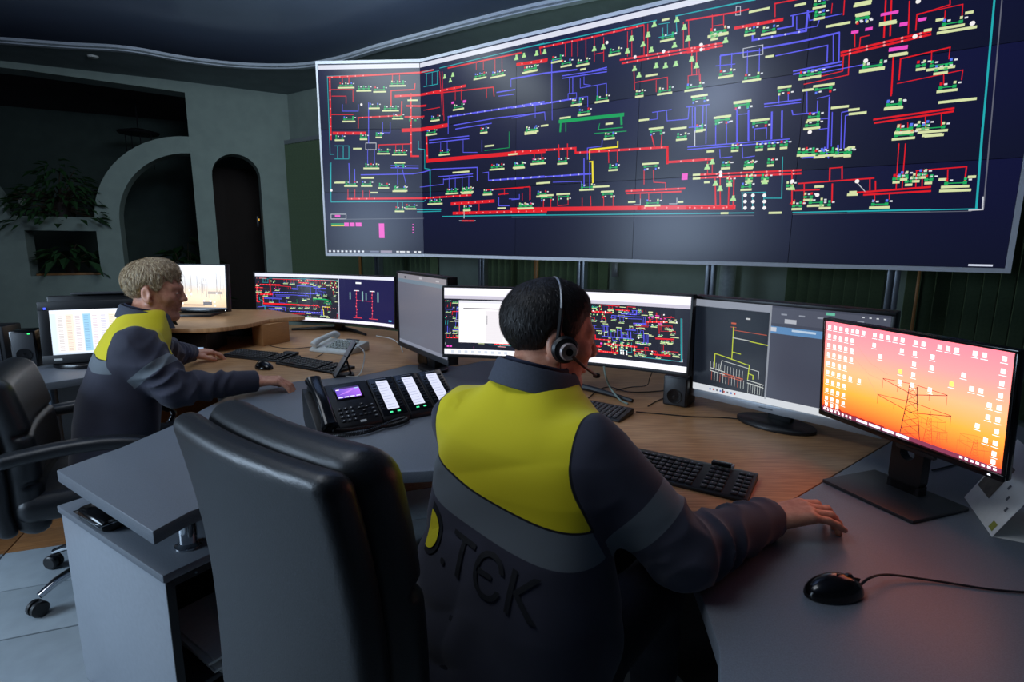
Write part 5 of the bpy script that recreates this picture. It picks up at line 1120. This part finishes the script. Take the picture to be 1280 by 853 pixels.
def hand_unit(q, curl):
    """hand frame: x to the fingers, y thumb side, z back of the hand"""
    kn = [(.088, .027), (.092, .007), (.087, -.013), (.078, -.031)]
    ln = [(.044, .026, .021), (.048, .030, .022), (.045, .028, .022), (.035, .021, .019)]
    d = s_cone(q, (-.05, 0, .0), (.01, 0, .0), .026, .026)
    for (x, y), L_, c in zip(kn, ln, curl):
        d = smin(d, s_cone(q, (.006, y * .62, .0), (x, y, .004), .017, .0125), .012)
    f = np.full(len(q), 9.0)
    for i, ((x, y), L_, c) in enumerate(zip(kn, ln, curl)):
        a = np.array((x, y, .004)); sp_ = (.10, .02, -.06, -.14)[i]; r0 = (.0098, .0102, .0096, .0084)[i]; fd = np.full(len(q), 9.0); pit = 0.0
        for k in range(3):
            pit += c[k]; b = a + L_[k] * np.array((math.cos(pit) * math.cos(sp_), math.cos(pit) * math.sin(sp_), -math.sin(pit)))
            fd = smin(fd, s_cone(q, a, b, r0 * (1 - .08 * k), r0 * (1 - .08 * (k + 1))), .003); a = b
        f = smin(f, fd, .002)
    d = smin(d, f, .007)
    th = s_cone(q, (.012, .016, -.006), (.045, .040, -.014), .018, .014); th = smin(th, s_cone(q, (.045, .040, -.014), (.074, .053, -.022), .0120, .0105), .004); th = smin(th, s_cone(q, (.074, .053, -.022), (.097, .055, -.030), .0105, .0085), .003)
    return smin(d, th, .010)
def loft(p, T, grow=0.0, yaw=0.0):
    z = np.clip(p[:, 2], T[0][0], T[-1][0]); Z = [t[0] for t in T]
    cx = np.interp(z, Z, [t[1] for t in T]); cy = np.interp(z, Z, [t[2] for t in T]); a = np.interp(z, Z, [t[3] for t in T]) + grow; b = np.interp(z, Z, [t[4] for t in T]) + grow
    dx, dy = p[:, 0] - cx, p[:, 1] - cy; c, s = math.cos(yaw), math.sin(yaw)
    x, y = dx * c + dy * s, -dx * s + dy * c
    x2, y2 = (x / a) ** 2, (y / b) ** 2; e = .6 * np.sqrt(x2 + y2) + .4 * np.sqrt(np.sqrt(x2 * x2 + y2 * y2))
    return smax((e - 1) * np.minimum(a, b), np.maximum(p[:, 2] - T[-1][0], T[0][0] - p[:, 2]), .03), x, y
def near(p, c, r): return ((p - c) ** 2).sum(1) < r * r
def masked(p, m, fn, far):
    o = np.full(len(p), far)
    if m.any(): o[m] = fn(p[m])
    return o
JB = {}
def jacket_mat(name, base, yellow, band):
    m = bpy.data.materials.new(name); m.use_nodes = True; nt = m.node_tree; b = nt.nodes['Principled BSDF']; L = nt.links.new
    b.inputs['Roughness'].default_value = .78; b.inputs['Specular IOR Level'].default_value = .25
    b.inputs['Sheen Weight'].default_value = .15
    def att(n): a = nt.nodes.new('ShaderNodeAttribute'); a.attribute_name = n; return a.outputs['Fac']
    def step(src, lo, hi):
        r = nt.nodes.new('ShaderNodeMapRange'); r.inputs[1].default_value = lo; r.inputs[2].default_value = hi; L(src, r.inputs[0]); return r.outputs[0]
    def mix(f, a, c):
        x = nt.nodes.new('ShaderNodeMix'); x.data_type = 'RGBA'; L(f, x.inputs[0])
        for v, i in ((a, 6), (c, 7)):
            if isinstance(v, tuple): x.inputs[i].default_value = v
            else: L(v, x.inputs[i])
        return x.outputs[2]
    nz = nt.nodes.new('ShaderNodeTexNoise'); nz.inputs['Scale'].default_value = 900; nz2 = nt.nodes.new('ShaderNodeTexNoise'); nz2.inputs['Scale'].default_value = 9
    tc = nt.nodes.new('ShaderNodeTexCoord'); L(tc.outputs['Object'], nz.inputs['Vector']); L(tc.outputs['Object'], nz2.inputs['Vector'])
    c = mix(step(nz2.outputs['Fac'], .35, .65), srgb(base), srgb(tuple(int(v * .88) for v in base)))
    c = mix(step(att('band'), -.0006, .0006), c, srgb(band)); c = mix(step(att('pipe'), -.0006, .0006), c, srgb((24, 25, 30))); c = mix(step(att('yoke'), -.0006, .0006), c, srgb(yellow))
    L(c, b.inputs['Base Color']); bp = nt.nodes.new('ShaderNodeBump'); bp.inputs['Strength'].default_value = .12; bp.inputs['Distance'].default_value = .001; L(nz.outputs['Fac'], bp.inputs['Height']); L(bp.outputs[0], b.inputs['Normal'])
    return m
JM = jacket_mat('work_jacket', (60, 61, 75), (224, 208, 30), (104, 112, 118))
TROU = mat('navy_trousers', (34, 36, 46), .85, var=.1, scale=60, bump=.05)
COLL = mat('jacket_collar', (66, 72, 86), .8, var=.06, scale=200, bump=.05); SHIRT = mat('navy_shirt', (28, 34, 58), .8, scale=200)
SHOE = mat('black_shoe', (20, 20, 22), .4)
EYEW = mat('eye_white', (200, 196, 190), .2, var=.01); IRIS = mat('iris', (44, 34, 28), .15)
def hair_mat(name, a, b):
    m = mat(name, a, .6, var=.3, scale=30, rgb2=b, stretch=(9, 9, 1.0), bump=.18, spec=.4, detail=6); return m
def person(label, S):
    yaw = S['yaw']; T = S['torso']; hc = np.array(S['head']); hs = S['hscale']
    hf = nrm((math.cos(S['hyaw']) * math.cos(S['hpitch']), math.sin(S['hyaw']) * math.cos(S['hpitch']), math.sin(S['hpitch']))); hl = nrm(np.cross((0, 0, 1), hf)); hu = np.cross(hf, hl); HR = np.stack([hf, hl, hu], 1)
    H2 = lambda q: hc + hs * (np.asarray(q, float) @ HR.T)       # head frame to world
    shl, elb, wri, hdir = [[np.array(v, float) for v in S[k]] for k in ('sh', 'el', 'wr', 'hd')]   # 0 right, 1 left
    hip, kne, ank = [[np.array(v, float) for v in S[k]] for k in ('hip', 'knee', 'ank')]
    hands = []
    for i in range(2):
        x = nrm(hdir[i]); up = np.array(S['hup'][i], float); y = nrm(np.cross(up, x)) * (1 if i == 0 else -1); z = nrm(np.cross(x, y)) * (1 if i == 0 else -1); hands.append((wri[i], np.stack([x, y, z], 1)))
    nb_ = np.array((T[-1][1], T[-1][2], T[-1][0])); ne = H2((-.022, 0, -.035))
    def head_part(p):
        far = np.linalg.norm(p - hc, axis=1) - .16
        return masked(p, near(p, hc, .26), lambda u: head_sdf(((u - hc) @ HR) / hs) * hs, 9.0)
    def body(p):
        d = loft(p, T, -.016, yaw)[0]
        d = smin(d, s_cone(p, nb_ + (0, 0, -.06), ne, .066, .056), .03)
        m = near(p, hc, .19)
        if m.any(): d[m] = smin(d[m], head_sdf(((p[m] - hc) @ HR) / hs) * hs, .012)
        for i in range(2):
            d = smin(d, s_cone(p, shl[i], elb[i], .056, .044), .03); d = smin(d, s_cone(p, elb[i], wri[i], .043, .029), .01)
            w_, R = hands[i]; m = near(p, w_ + R[:, 0] * .08, .16)
            if m.any(): d[m] = smin(d[m], hand_sdf((p[m] - w_) @ R, S['curl'][i]), .01)
            d = smin(d, s_cone(p, hip[i], kne[i], .080, .058), .04); d = smin(d, s_cone(p, kne[i], ank[i], .055, .038), .01); d = smin(d, s_cone(p, ank[i], ank[i] + nrm((math.cos(S['fyaw']), math.sin(S['fyaw']), 0)) * .17 + (0, 0, -.045), .038, .028), .02)
        return d
    allp = np.array([hc + (0, 0, .16), hc - (.14, .14, 0), hc + (.14, .14, 0)] + shl + elb + wri + [w_ + R[:, 0] * .2 for w_, R in hands] + hip + kne + ank)
    lo = allp.min(0) - .17; hi = allp.max(0) + .17; lo[2] = max(lo[2], -.02)
    pos, qd = nets(body, lo, hi, S['h'])
    P = mesh_np('person', pos, qd, SKIN); tag(P, label, 'person')
    # ---- jacket
    def arm_d(p, i, wr=True):
        out = []
        for a, b, ra, rb, n_, am, ph_ in ((shl[i], elb[i], .082, .070, 3.4, .0110, 0.3), (elb[i], wri[i], .068, .047, 4.5, .0095, 1.1)):
            ab = b - a; t = np.clip((p - a) @ ab / (ab @ ab), 0, 1); rel = p - a - t[:, None] * ab; dist = np.linalg.norm(rel, axis=1)
            e1 = nrm(np.cross(ab, (.2, .1, 1))); e2 = np.cross(nrm(ab), e1)
            d = dist - (ra + (rb - ra) * t)
            k = np.abs(d) < .03
            if wr and k.any():
                pk_, rk, tk = p[k], rel[k], t[k]; ang = np.arctan2(rk @ e1, rk @ e2)
                g1 = wob(pk_, 4.5, S['seed'] + int(ph_ * 10)); g2 = np.clip(.5 + .8 * wob(pk_, 2.6, S['seed'] + 20 + int(ph_ * 10)), 0, 1)
                fold = 1 - np.abs(np.sin(3.14 * (tk * n_ + .40 * np.sin(ang + ph_) + .55 * g1))) * 2
                d[k] -= am * fold * g2 * (.5 + .5 * np.exp(-((pk_ - elb[i]) ** 2).sum(1) / .02)) * 1.3
            out.append(d)
        d = smin(out[0], out[1], .03)
        x = hands[i][1][:, 0]
        return smax(d, (p - (wri[i] + nrm(wri[i] - elb[i]) * .012)) @ nrm(wri[i] - elb[i]), .008)
    def jparts(p, wr=True):
        dt, x, y = loft(p, T, 0.0, yaw)
        k = np.abs(dt) < .03
        if wr and k.any():
            q = p[k]; xk = x[k]; lowz = np.clip((T[3][0] - q[:, 2]) / .25, 0, 1); g1 = wob(q, 2.2, S['seed'] + 9)
            dt[k] += .0032 * (1 - 2 * np.abs(np.sin(7 * xk + 9 * (q[:, 2]) + 2.4 * wob(q, 1.6, S['seed'] + 3)))) * np.clip(.3 + g1, 0, 1) + .0055 * wob(q, 3.2, S['seed']) * np.clip((T[-3][0] - q[:, 2]) / .12, .45, 1) + .0050 * (1 - 2 * np.abs(np.sin(q[:, 2] * 26 + 5 * xk + 1.6 * g1))) * lowz * np.clip(.4 + g1, 0, 1)
        da = np.minimum(arm_d(p, 0, wr), arm_d(p, 1, wr)); return dt, da, x, y
    def jacket(p):
        dt, da, _, _ = jparts(p); return smin(dt, da, .035)
    ap = np.array(shl + elb + wri + [(t[1], t[2], t[0]) for t in T]); lo = ap.min(0) - .30; hi = ap.max(0) + .22; lo[2] = T[0][0] - .04
    pos, qd = nets(jacket, lo, hi, S['h'] * 1.15)
    dt, da, x, y = jparts(pos, False)
    zy = S['zy'] + S['yslope'] * x; tor = smax(S['xs'] - np.where(x > 0, x, -x - .03), da - dt - .05, .05)
    yoke = np.minimum(pos[:, 2] - zy, tor); pipe = np.minimum(pos[:, 2] - zy + .004, tor + .004)
    band = np.minimum(np.minimum(pos[:, 2] - (zy - S['bw']), zy - pos[:, 2]), tor)
    for i in range(2):
        ab = elb[i] - shl[i]; t = (pos - shl[i]) @ ab / (ab @ ab); L_ = np.linalg.norm(ab)
        bs_ = np.minimum(t - S['sb'][0], S['sb'][1] - t) * L_; sleeve = np.where((arm_d(pos, i, False) < .03) & (np.abs(x) > S['xs'] * .9), bs_, -1); band = np.maximum(band, np.minimum(sleeve, -tor))
    J = mesh_np('jacket', pos, qd, JM, P, {'yoke': yoke, 'band': band, 'pipe': pipe})
    # ---- trousers and shoes
    def trousers(p):
        d = smax(loft(p, T, -.006, yaw)[0], p[:, 2] - T[2][0], .02)
        for i in range(2): d = smin(d, s_cone(p, hip[i], kne[i], .092, .072), .04); d = smin(d, s_cone(p, kne[i], ank[i], .070, .056) + .003 * np.sin(p[:, 2] * 60), .015)
        return smax(d, .06 - p[:, 2], .005)
    ap = np.array(hip + kne + ank); lo = ap.min(0) - .25; hi = ap.max(0) + .25; lo[2] = 0.02; pos, qd = nets(trousers, lo, hi, .010); mesh_np('trousers', pos, qd, TROU, P)
    for i in range(2):
        fd = np.array((math.cos(S['fyaw']), math.sin(S['fyaw']), 0)); a = ank[i] + (0, 0, -.02) - fd * .03; b = ank[i] + fd * .19; b[2] = .036; a[2] = .05
        pos, qd = nets(lambda p: smax(s_cone(p, a, b, .05, .042), .002 - p[:, 2], .006), np.minimum(a, b) - .08, np.maximum(a, b) + .08, .007); mesh_np('shoe', pos, qd, SHOE, P)
    # ---- collars
    def collar(nm, m, prof, c, tilt, sx, gap):
        mb = MB(); n = 44; k = len(prof); fwd = math.atan2(hf[1], hf[0]) * .35 + (yaw + PI / 2) * .65; ax = np.array((math.cos(fwd), math.sin(fwd), 0)); lf = np.array((-ax[1], ax[0], 0)); vs = []; fs = []
        for i in range(n + 1):
            a = gap + (2 * PI - 2 * gap) * i / n; ca, sa = math.cos(a), math.sin(a); fr_ = max(0, ca)
            for r, z in prof: v = c + ax * (r * ca * (1 + .16 * fr_)) + lf * r * sa * sx + np.array((0, 0, z - tilt * r * ca)); vs.append(tuple(v))
        for i in range(n):
            for j in range(k): fs.append((i * k + j, i * k + (j + 1) % k, (i + 1) * k + (j + 1) % k, (i + 1) * k + j))
        fs += [tuple(range(k)), tuple(range(n * k, n * k + k))]; mb.add(vs, fs); return mb.build(nm, m, P, 0, True)
    cc = nb_ + np.array(S['coff'])
    collar('shirt_collar', SHIRT, [(.064, -.05), (.064, .018), (.067, .021), (.070, .018), (.070, -.05)], cc, .30, .96, .35)
    collar('collar', COLL, [(.076, -.05), (.074, .006), (.077, .013), (.083, .013), (.089, .006), (.101, -.026), (.107, -.042), (.103, -.044), (.094, -.022), (.084, .0), (.081, -.05)], cc, .30, 1.0, .45)
    # ---- hair
    ZL = S['hairline']
    def hair(p):
        q = ((p - hc) @ HR) / hs; base = s_ell(q, (-.014, 0, .045), (.098, .077, .082)); base = smin(base, s_ell(q, (.030, 0, -.015), (.062, .060, .085)), .03)
        zl = np.interp(q[:, 0], ZL[0], ZL[1]) + .006 * np.sin(q[:, 1] * 160 + q[:, 0] * 90) * S['rag']
        over = q[:, 2] - zl
        th_ = np.clip(.0015 + S['hgrow'] * over, .0, S['hthick']) + S['htop'] * np.clip((q[:, 2] - .06) / .06, 0, 1) * np.clip((q[:, 0] + .06) / .1, 0, 1)
        az = np.arctan2(q[:, 1], q[:, 0] + .03); el = np.arctan2(q[:, 2] - .03, np.hypot(q[:, 0] + .03, q[:, 1]))
        ss = np.sin(az * S['hf'] + 3.0 * np.sin(el * 4 + az * 3)) + .7 * np.sin(az * S['hf'] * 2.3 + 2 * np.sin(el * 7) + 1) + .6 * np.sin(q[:, 1] * S['hf'] * 16 + 4 * np.sin(q[:, 0] * 60))
        d = base - th_ - S['hamp'] * ss * np.clip(th_ / .008, 0, 1)
        d = smax(d, -over, .004)
        for s in (-1, 1): d = smax(d, -s_ell(q, (-.008, s * .094, .0), (.031, .030, .044)), .004)
        for s in (-1, 1): d = smin(d, s_cone(q, (.078, s * .046, .031), (.0925, s * .014, .033), .0028, .0042), .002)
        return d * hs
    pos, qd = nets(hair, hc - .17, hc + .19, S['hh'], 16); HO = mesh_np('hair', pos, qd, S['hmat'], P)
    # loose strands lying on the hair, combed away from the crown
    g = np.random.default_rng(S['seed']); k = S['strands']; q = pos[g.integers(0, len(pos), k)]; ql = ((q - hc) @ HR) / hs
    q = q[(ql[:, 0] < .07) | (ql[:, 2] > .05)]; k = len(q)
    def grad(p): e = .0015; return np.stack([hair(p + np.eye(3)[j] * e) - hair(p - np.eye(3)[j] * e) for j in range(3)], 1) / (2 * e)
    crown = H2(S['crown']); L_ = S['slen'] * g.uniform(.5, 1.2, k); side = g.normal(size=(k, 3)) * S['mess']; pts = [q]; p = q.copy(); NS = 4
    for st_ in range(NS):
        n = grad(p); n /= np.linalg.norm(n, axis=1)[:, None] + 1e-9; d_ = p - crown; d_ /= np.linalg.norm(d_, axis=1)[:, None] + 1e-9; d_ = d_ + side + np.array((0, 0, -.25)); d_ -= n * (d_ * n).sum(1)[:, None]; d_ /= np.linalg.norm(d_, axis=1)[:, None] + 1e-9
        p = p + d_ * (L_ / NS)[:, None]; n = grad(p); n /= np.linalg.norm(n, axis=1)[:, None] + 1e-9; p = p - n * np.clip(hair(p) - S['lift'] * (st_ + 1) / NS, -.004, .006)[:, None]; pts.append(p.copy())
    V = []; n = grad(q); n /= np.linalg.norm(n, axis=1)[:, None] + 1e-9
    for i_, c_ in enumerate(pts):
        t_ = pts[min(i_ + 1, NS)] - pts[max(i_ - 1, 0)]; w_ = np.cross(t_, n); w_ /= np.linalg.norm(w_, axis=1)[:, None] + 1e-9; w_ *= S['swid'] * (1 - .85 * i_ / NS); V += [c_ - w_, c_ + w_]
    V = np.concatenate(V); F = np.concatenate([np.stack([np.arange(k) + 2 * i_ * k, np.arange(k) + (2 * i_ + 1) * k, np.arange(k) + (2 * i_ + 3) * k, np.arange(k) + (2 * i_ + 2) * k], 1) for i_ in range(NS)])
    mesh_np('hair_strands', V, F, S['smat'], HO)['kind'] = 'stuff'
    for s in (-1, 1):
        e = MB().lathe([(.0118 * hs * math.sin(PI * i / 10), -.0118 * hs * math.cos(PI * i / 10)) for i in range(11)], 16).build('eye', EYEW, P, 0, True); e.location = H2((.0805, s * .032, .010)); e.rotation_euler = Vector(hf).to_track_quat('Z', 'Y').to_euler(); e.scale = (1, .45, .96)
        ir = MB().lathe([(0, .0112 * hs), (.0052 * hs, .0110 * hs), (.0056 * hs, .0095 * hs), (0, .0095 * hs)], 14).build('iris', IRIS, e, 0, True)
    return P, J, H2, HR
dz = DZ
T1 = [(.43, 0.012, 1.03, .225, .175), (.55, 0.012, 1.03, .225, .175), (.70, 0.012, 1.045, .218, .160), (.82, 0.017, 1.065, .212, .145), (.92, 0.024, 1.095, .212, .132), (.99, 0.032, 1.125, .205, .122), (1.035, 0.039, 1.145, .170, .108), (1.075, 0.046, 1.170, .115, .092), (1.11, 0.054, 1.195, .078, .078)]
r1 = np.array((.77, -.64)); fw1 = np.array((.64, .77))
th1 = lambda s, f, z: (0.0 + r1[0] * s + fw1[0] * f, 1.03 + r1[1] * s + fw1[1] * f, z)
S1 = dict(yaw=math.radians(-40), torso=T1, head=(.090, 1.283, 1.170), hscale=1.06, hyaw=math.radians(12), hpitch=math.radians(-8), seed=3,
    sh=[(.152, 1.035, .985), (-.105, 1.245, .985)], el=[(.335, .975, .808), (-.07, 1.42, .84)], wr=[(.585, 1.160, .780), (.17, 1.58, .795)], hd=[(.97, .10, .13), (.8, .55, -.1)], hup=[(0, .0, 1), (0, 0, 1)],
    hip=[th1(.10, 0, .50), th1(-.10, 0, .50)], knee=[th1(.13, .43, .53), th1(-.13, .43, .53)], ank=[th1(.13, .45, .09), th1(-.13, .45, .09)], fyaw=math.radians(50),
    curl=[[(.22, .68, .6), (.26, .72, .6), (.26, .70, .6), (.30, .25, .2)], [(.3, .5, .3)] * 4], h=.0040, zy=.915, yslope=-.17, bw=.062, sb=(.50, .72), xs=.168, coff=(.0, .0, .004),
    hairline=([-.13, -.075, -.045, -.028, -.008, .012, .028, .045, .062, .075, .11], [-.075, -.072, -.050, -.01, .028, .005, .012, .045, .068, .074, .076]), rag=.4, hgrow=.16, hthick=.0085, htop=.006, hf=90, hamp=.0004, hh=.0030, hmat=hair_mat('black_hair', (30, 25, 24), (12, 10, 10)), smat=mat('black_strands', (34, 28, 26), .5, var=.3, scale=120, rgb2=(12, 10, 10)), strands=5200, slen=.017, mess=.35, lift=.0022, swid=.0006, crown=(-.05, 0, .13))
P1, J1, H2a, HR1 = person('seated man with dark hair, headset and yellow shouldered work jacket', S1)
T2 = [(.43, -1.635, 2.13, .19, .145), (.55, -1.630, 2.135, .195, .150), (.70, -1.612, 2.155, .195, .150), (.82, -1.595, 2.185, .200, .142), (.92, -1.575, 2.220, .208, .134), (.99, -1.565, 2.248, .200, .122), (1.035, -1.560, 2.268, .165, .108), (1.075, -1.557, 2.288, .112, .092), (1.11, -1.553, 2.308, .078, .078)]
r2 = np.array((.50, -.866)); fw2 = np.array((.866, .50))
th2 = lambda s, f, z: (-1.63 + r2[0] * s + fw2[0] * f, 2.13 + r2[1] * s + fw2[1] * f, z)
S2 = dict(yaw=math.radians(-60), torso=T2, head=(-1.535, 2.352, 1.172), hscale=1.05, hyaw=math.radians(16), hpitch=math.radians(-7), seed=5,
    sh=[(-1.468, 2.10, .985), (-1.645, 2.385, .985)], el=[(-1.335, 2.105, .812), (-1.70, 2.65, .84)], wr=[(-1.115, 2.30, .797), (-1.735, 2.89, .795)], hd=[(.92, .40, -.10), (.65, .76, -.1)], hup=[(0, 0, 1), (0, 0, 1)],
    hip=[th2(.10, 0, .50), th2(-.10, 0, .50)], knee=[th2(.14, .42, .53), th2(-.14, .42, .53)], ank=[th2(.14, .44, .09), th2(-.14, .44, .09)], fyaw=math.radians(30),
    curl=[[(.45, .55, .4), (.45, .6, .4), (.45, .55, .4), (.4, .4, .3)], [(.35, .5, .4)] * 4], h=.0048, zy=.955, yslope=-.06, bw=.05, sb=(.42, .60), xs=.178, coff=(-.006, .0, -.014),
    hairline=([-.13, -.075, -.045, -.028, -.008, .012, .028, .045, .062, .075, .11], [-.068, -.066, -.045, .0, .034, .012, .016, .046, .060, .062, .060]), rag=1.0, hgrow=.14, hthick=.0085, htop=.013, hf=52, hamp=.0012, hh=.0030, hmat=hair_mat('fair_hair', (180, 156, 122), (118, 98, 74)), smat=mat('fair_strands', (232, 212, 176), .42, var=.3, scale=90, rgb2=(146, 122, 92)), strands=3600, slen=.042, mess=.28, lift=.0038, swid=.0009, crown=(-.055, 0, .13))
P2, J2, _, _ = person('seated man with fair hair and yellow shouldered work jacket at the left', S2)
# ---- lettering on the back of the first jacket
bpy.context.view_layer.update()
bv = BVHTree.FromPolygons([v.co.copy() for v in J1.data.vertices], [tuple(p.vertices) for p in J1.data.polygons])
def font_mesh(txt, size):
    c = bpy.data.curves.new('lettering', 'FONT'); c.body = txt; c.size = size; c.resolution_u = 4; o = bpy.data.objects.new('lettering_tmp', c); COL.objects.link(o); bpy.context.view_layer.update()
    me = bpy.data.meshes.new_from_object(o.evaluated_get(bpy.context.evaluated_depsgraph_get())); bpy.data.objects.remove(o); bm = bmesh.new(); bm.from_mesh(me)
    bmesh.ops.triangulate(bm, faces=bm.faces)
    for _ in range(2): bmesh.ops.subdivide_edges(bm, edges=[e for e in bm.edges if e.calc_length() > .012], cuts=1, use_grid_fill=True); bmesh.ops.triangulate(bm, faces=bm.faces)
    v = [tuple(q.co) for q in bm.verts]; f = [tuple(q.index for q in p.verts) for p in bm.faces]; bm.free(); return v, f
rr = Vector((.77, -.64, 0)); back = Vector((-.64, -.77, 0))
def wrap(v, f, x0, z0, name, m, lift=.0035, shear=-.17):
    out = []
    for x, y, *_ in v:
        o_ = Vector((.017, 1.06, z0 + y + shear * (x + x0))) + rr * (x0 + x) + back * .5
        hit = bv.ray_cast(o_, -back)
        out.append(hit[0] + hit[1].normalized() * lift if hit[0] is not None else o_ - back * .35)
    mb = MB(); mb.add(out, f); return mb.build(name, m, J1)
DKP = mat('dark_print', (24, 26, 32), .7, var=.05); YLP = mat('yellow_print_back', (230, 216, 40), .7, var=.03)
v, f = font_mesh('.TЄK', .105); wrap(v, f, -.078, .762, 'back_lettering', DKP)
def half(r, n=14, w_=1.0): return [(r * w_ * math.sin(PI * i / n), -r * math.cos(PI * i / n)) for i in range(n + 1)]
def fan(pts):
    bm = bmesh.new(); bm.faces.new([bm.verts.new((x, y, 0)) for x, y in pts]); bmesh.ops.triangulate(bm, faces=bm.faces)
    for _ in range(2): bmesh.ops.subdivide_edges(bm, edges=[e for e in bm.edges if e.calc_length() > .010], cuts=1); bmesh.ops.triangulate(bm, faces=bm.faces)
    bm.verts.index_update(); vv = [tuple(q.co) for q in bm.verts]; ff = [tuple(q.index for q in p.verts) for p in bm.faces]; bm.free(); return vv, ff
v, f = fan(half(.048)); v = [(x, y + .045, 0) for x, y, _ in v]; wrap(v, f, -.134, .752, 'letter_outline', DKP, .0030)
v, f = fan(half(.036)); v = [(x, y + .045, 0) for x, y, _ in v]; wrap(v, f, -.130, .752, 'yellow_half_disc', YLP, .0055)
# ---- headset
hd = thing('headset', 'black call headset with a boom microphone on the dark haired man', 'headset', tuple(H2a((0, -.095, 0))))
def HP(q): return Vector(H2a(q)) - hd.location
HRM = Matrix(HR1.tolist())
Rr = HRM @ RX(PI / 2)
MB().lathe([(0, -.012), (.024, -.012), (.030, -.006), (.031, .004), (.026, .010), (0, .010)], 28, HP((.004, -.100, -.002)), Rr).build('ear_pad', BLK, hd, 0, True)
MB().lathe([(0, .0), (.019, .0), (.020, .006), (.017, .010), (.009, .008), (0, .008)], 24, HP((.008, -.110, -.004)), Rr).build('ear_plate', mat('pinkish_plastic', (150, 134, 132), .35), hd, 0, True)
MB().lathe([(0, .0), (.008, .0), (.008, .003), (0, .003)], 18, HP((.008, -.1195, -.004)), Rr).build('hub_cap', BLKG, hd, 0, True)
arcp = [HP((-.014 + .004 * math.sin(a), -math.cos(a) * .0990, .012 + .1275 * math.sin(a))) for a in [PI * i / 28 for i in range(29)]]
MB().tube(arcp, .0028, 8).build('headband', SILV, hd, 0, True)
MB().tube(arcp[:6], .0050, 8).build('band_sleeve', BLK, hd, 0, True); MB().tube(arcp[-4:], .0050, 8).build('band_sleeve', BLK, hd, 0, True)
mbox('temple_pad', arcp[-1] + Vector((0, 0, -.01)), (.03, .012, .04), BLK, hd, .004, HRM)
MB().tube(spline([HP((.016, -.118, -.012)), HP((.045, -.112, -.030)), HP((.075, -.092, -.046)), HP((.094, -.070, -.056))], 6), .0035, 8).build('boom', mat('boom_plastic', (60, 34, 30), .4), hd, 0, True)
MB().lathe([(0, -.008), (.005, -.007), (.0065, 0), (.005, .007), (0, .008)], 14, HP((.097, -.067, -.057)), HRM @ RY(PI / 2)).build('microphone', BLK, hd, 0, True)
MB().tube(spline([HP((-.002, -.104, -.030)), HP((.006, -.098, -.07)), HP((.016, -.085, -.11)), HP((.02, -.075, -.15))], 6), .0016, 6).build('headset_wire', mat('red_brown_wire', (110, 50, 36), .5), hd, 0, True)
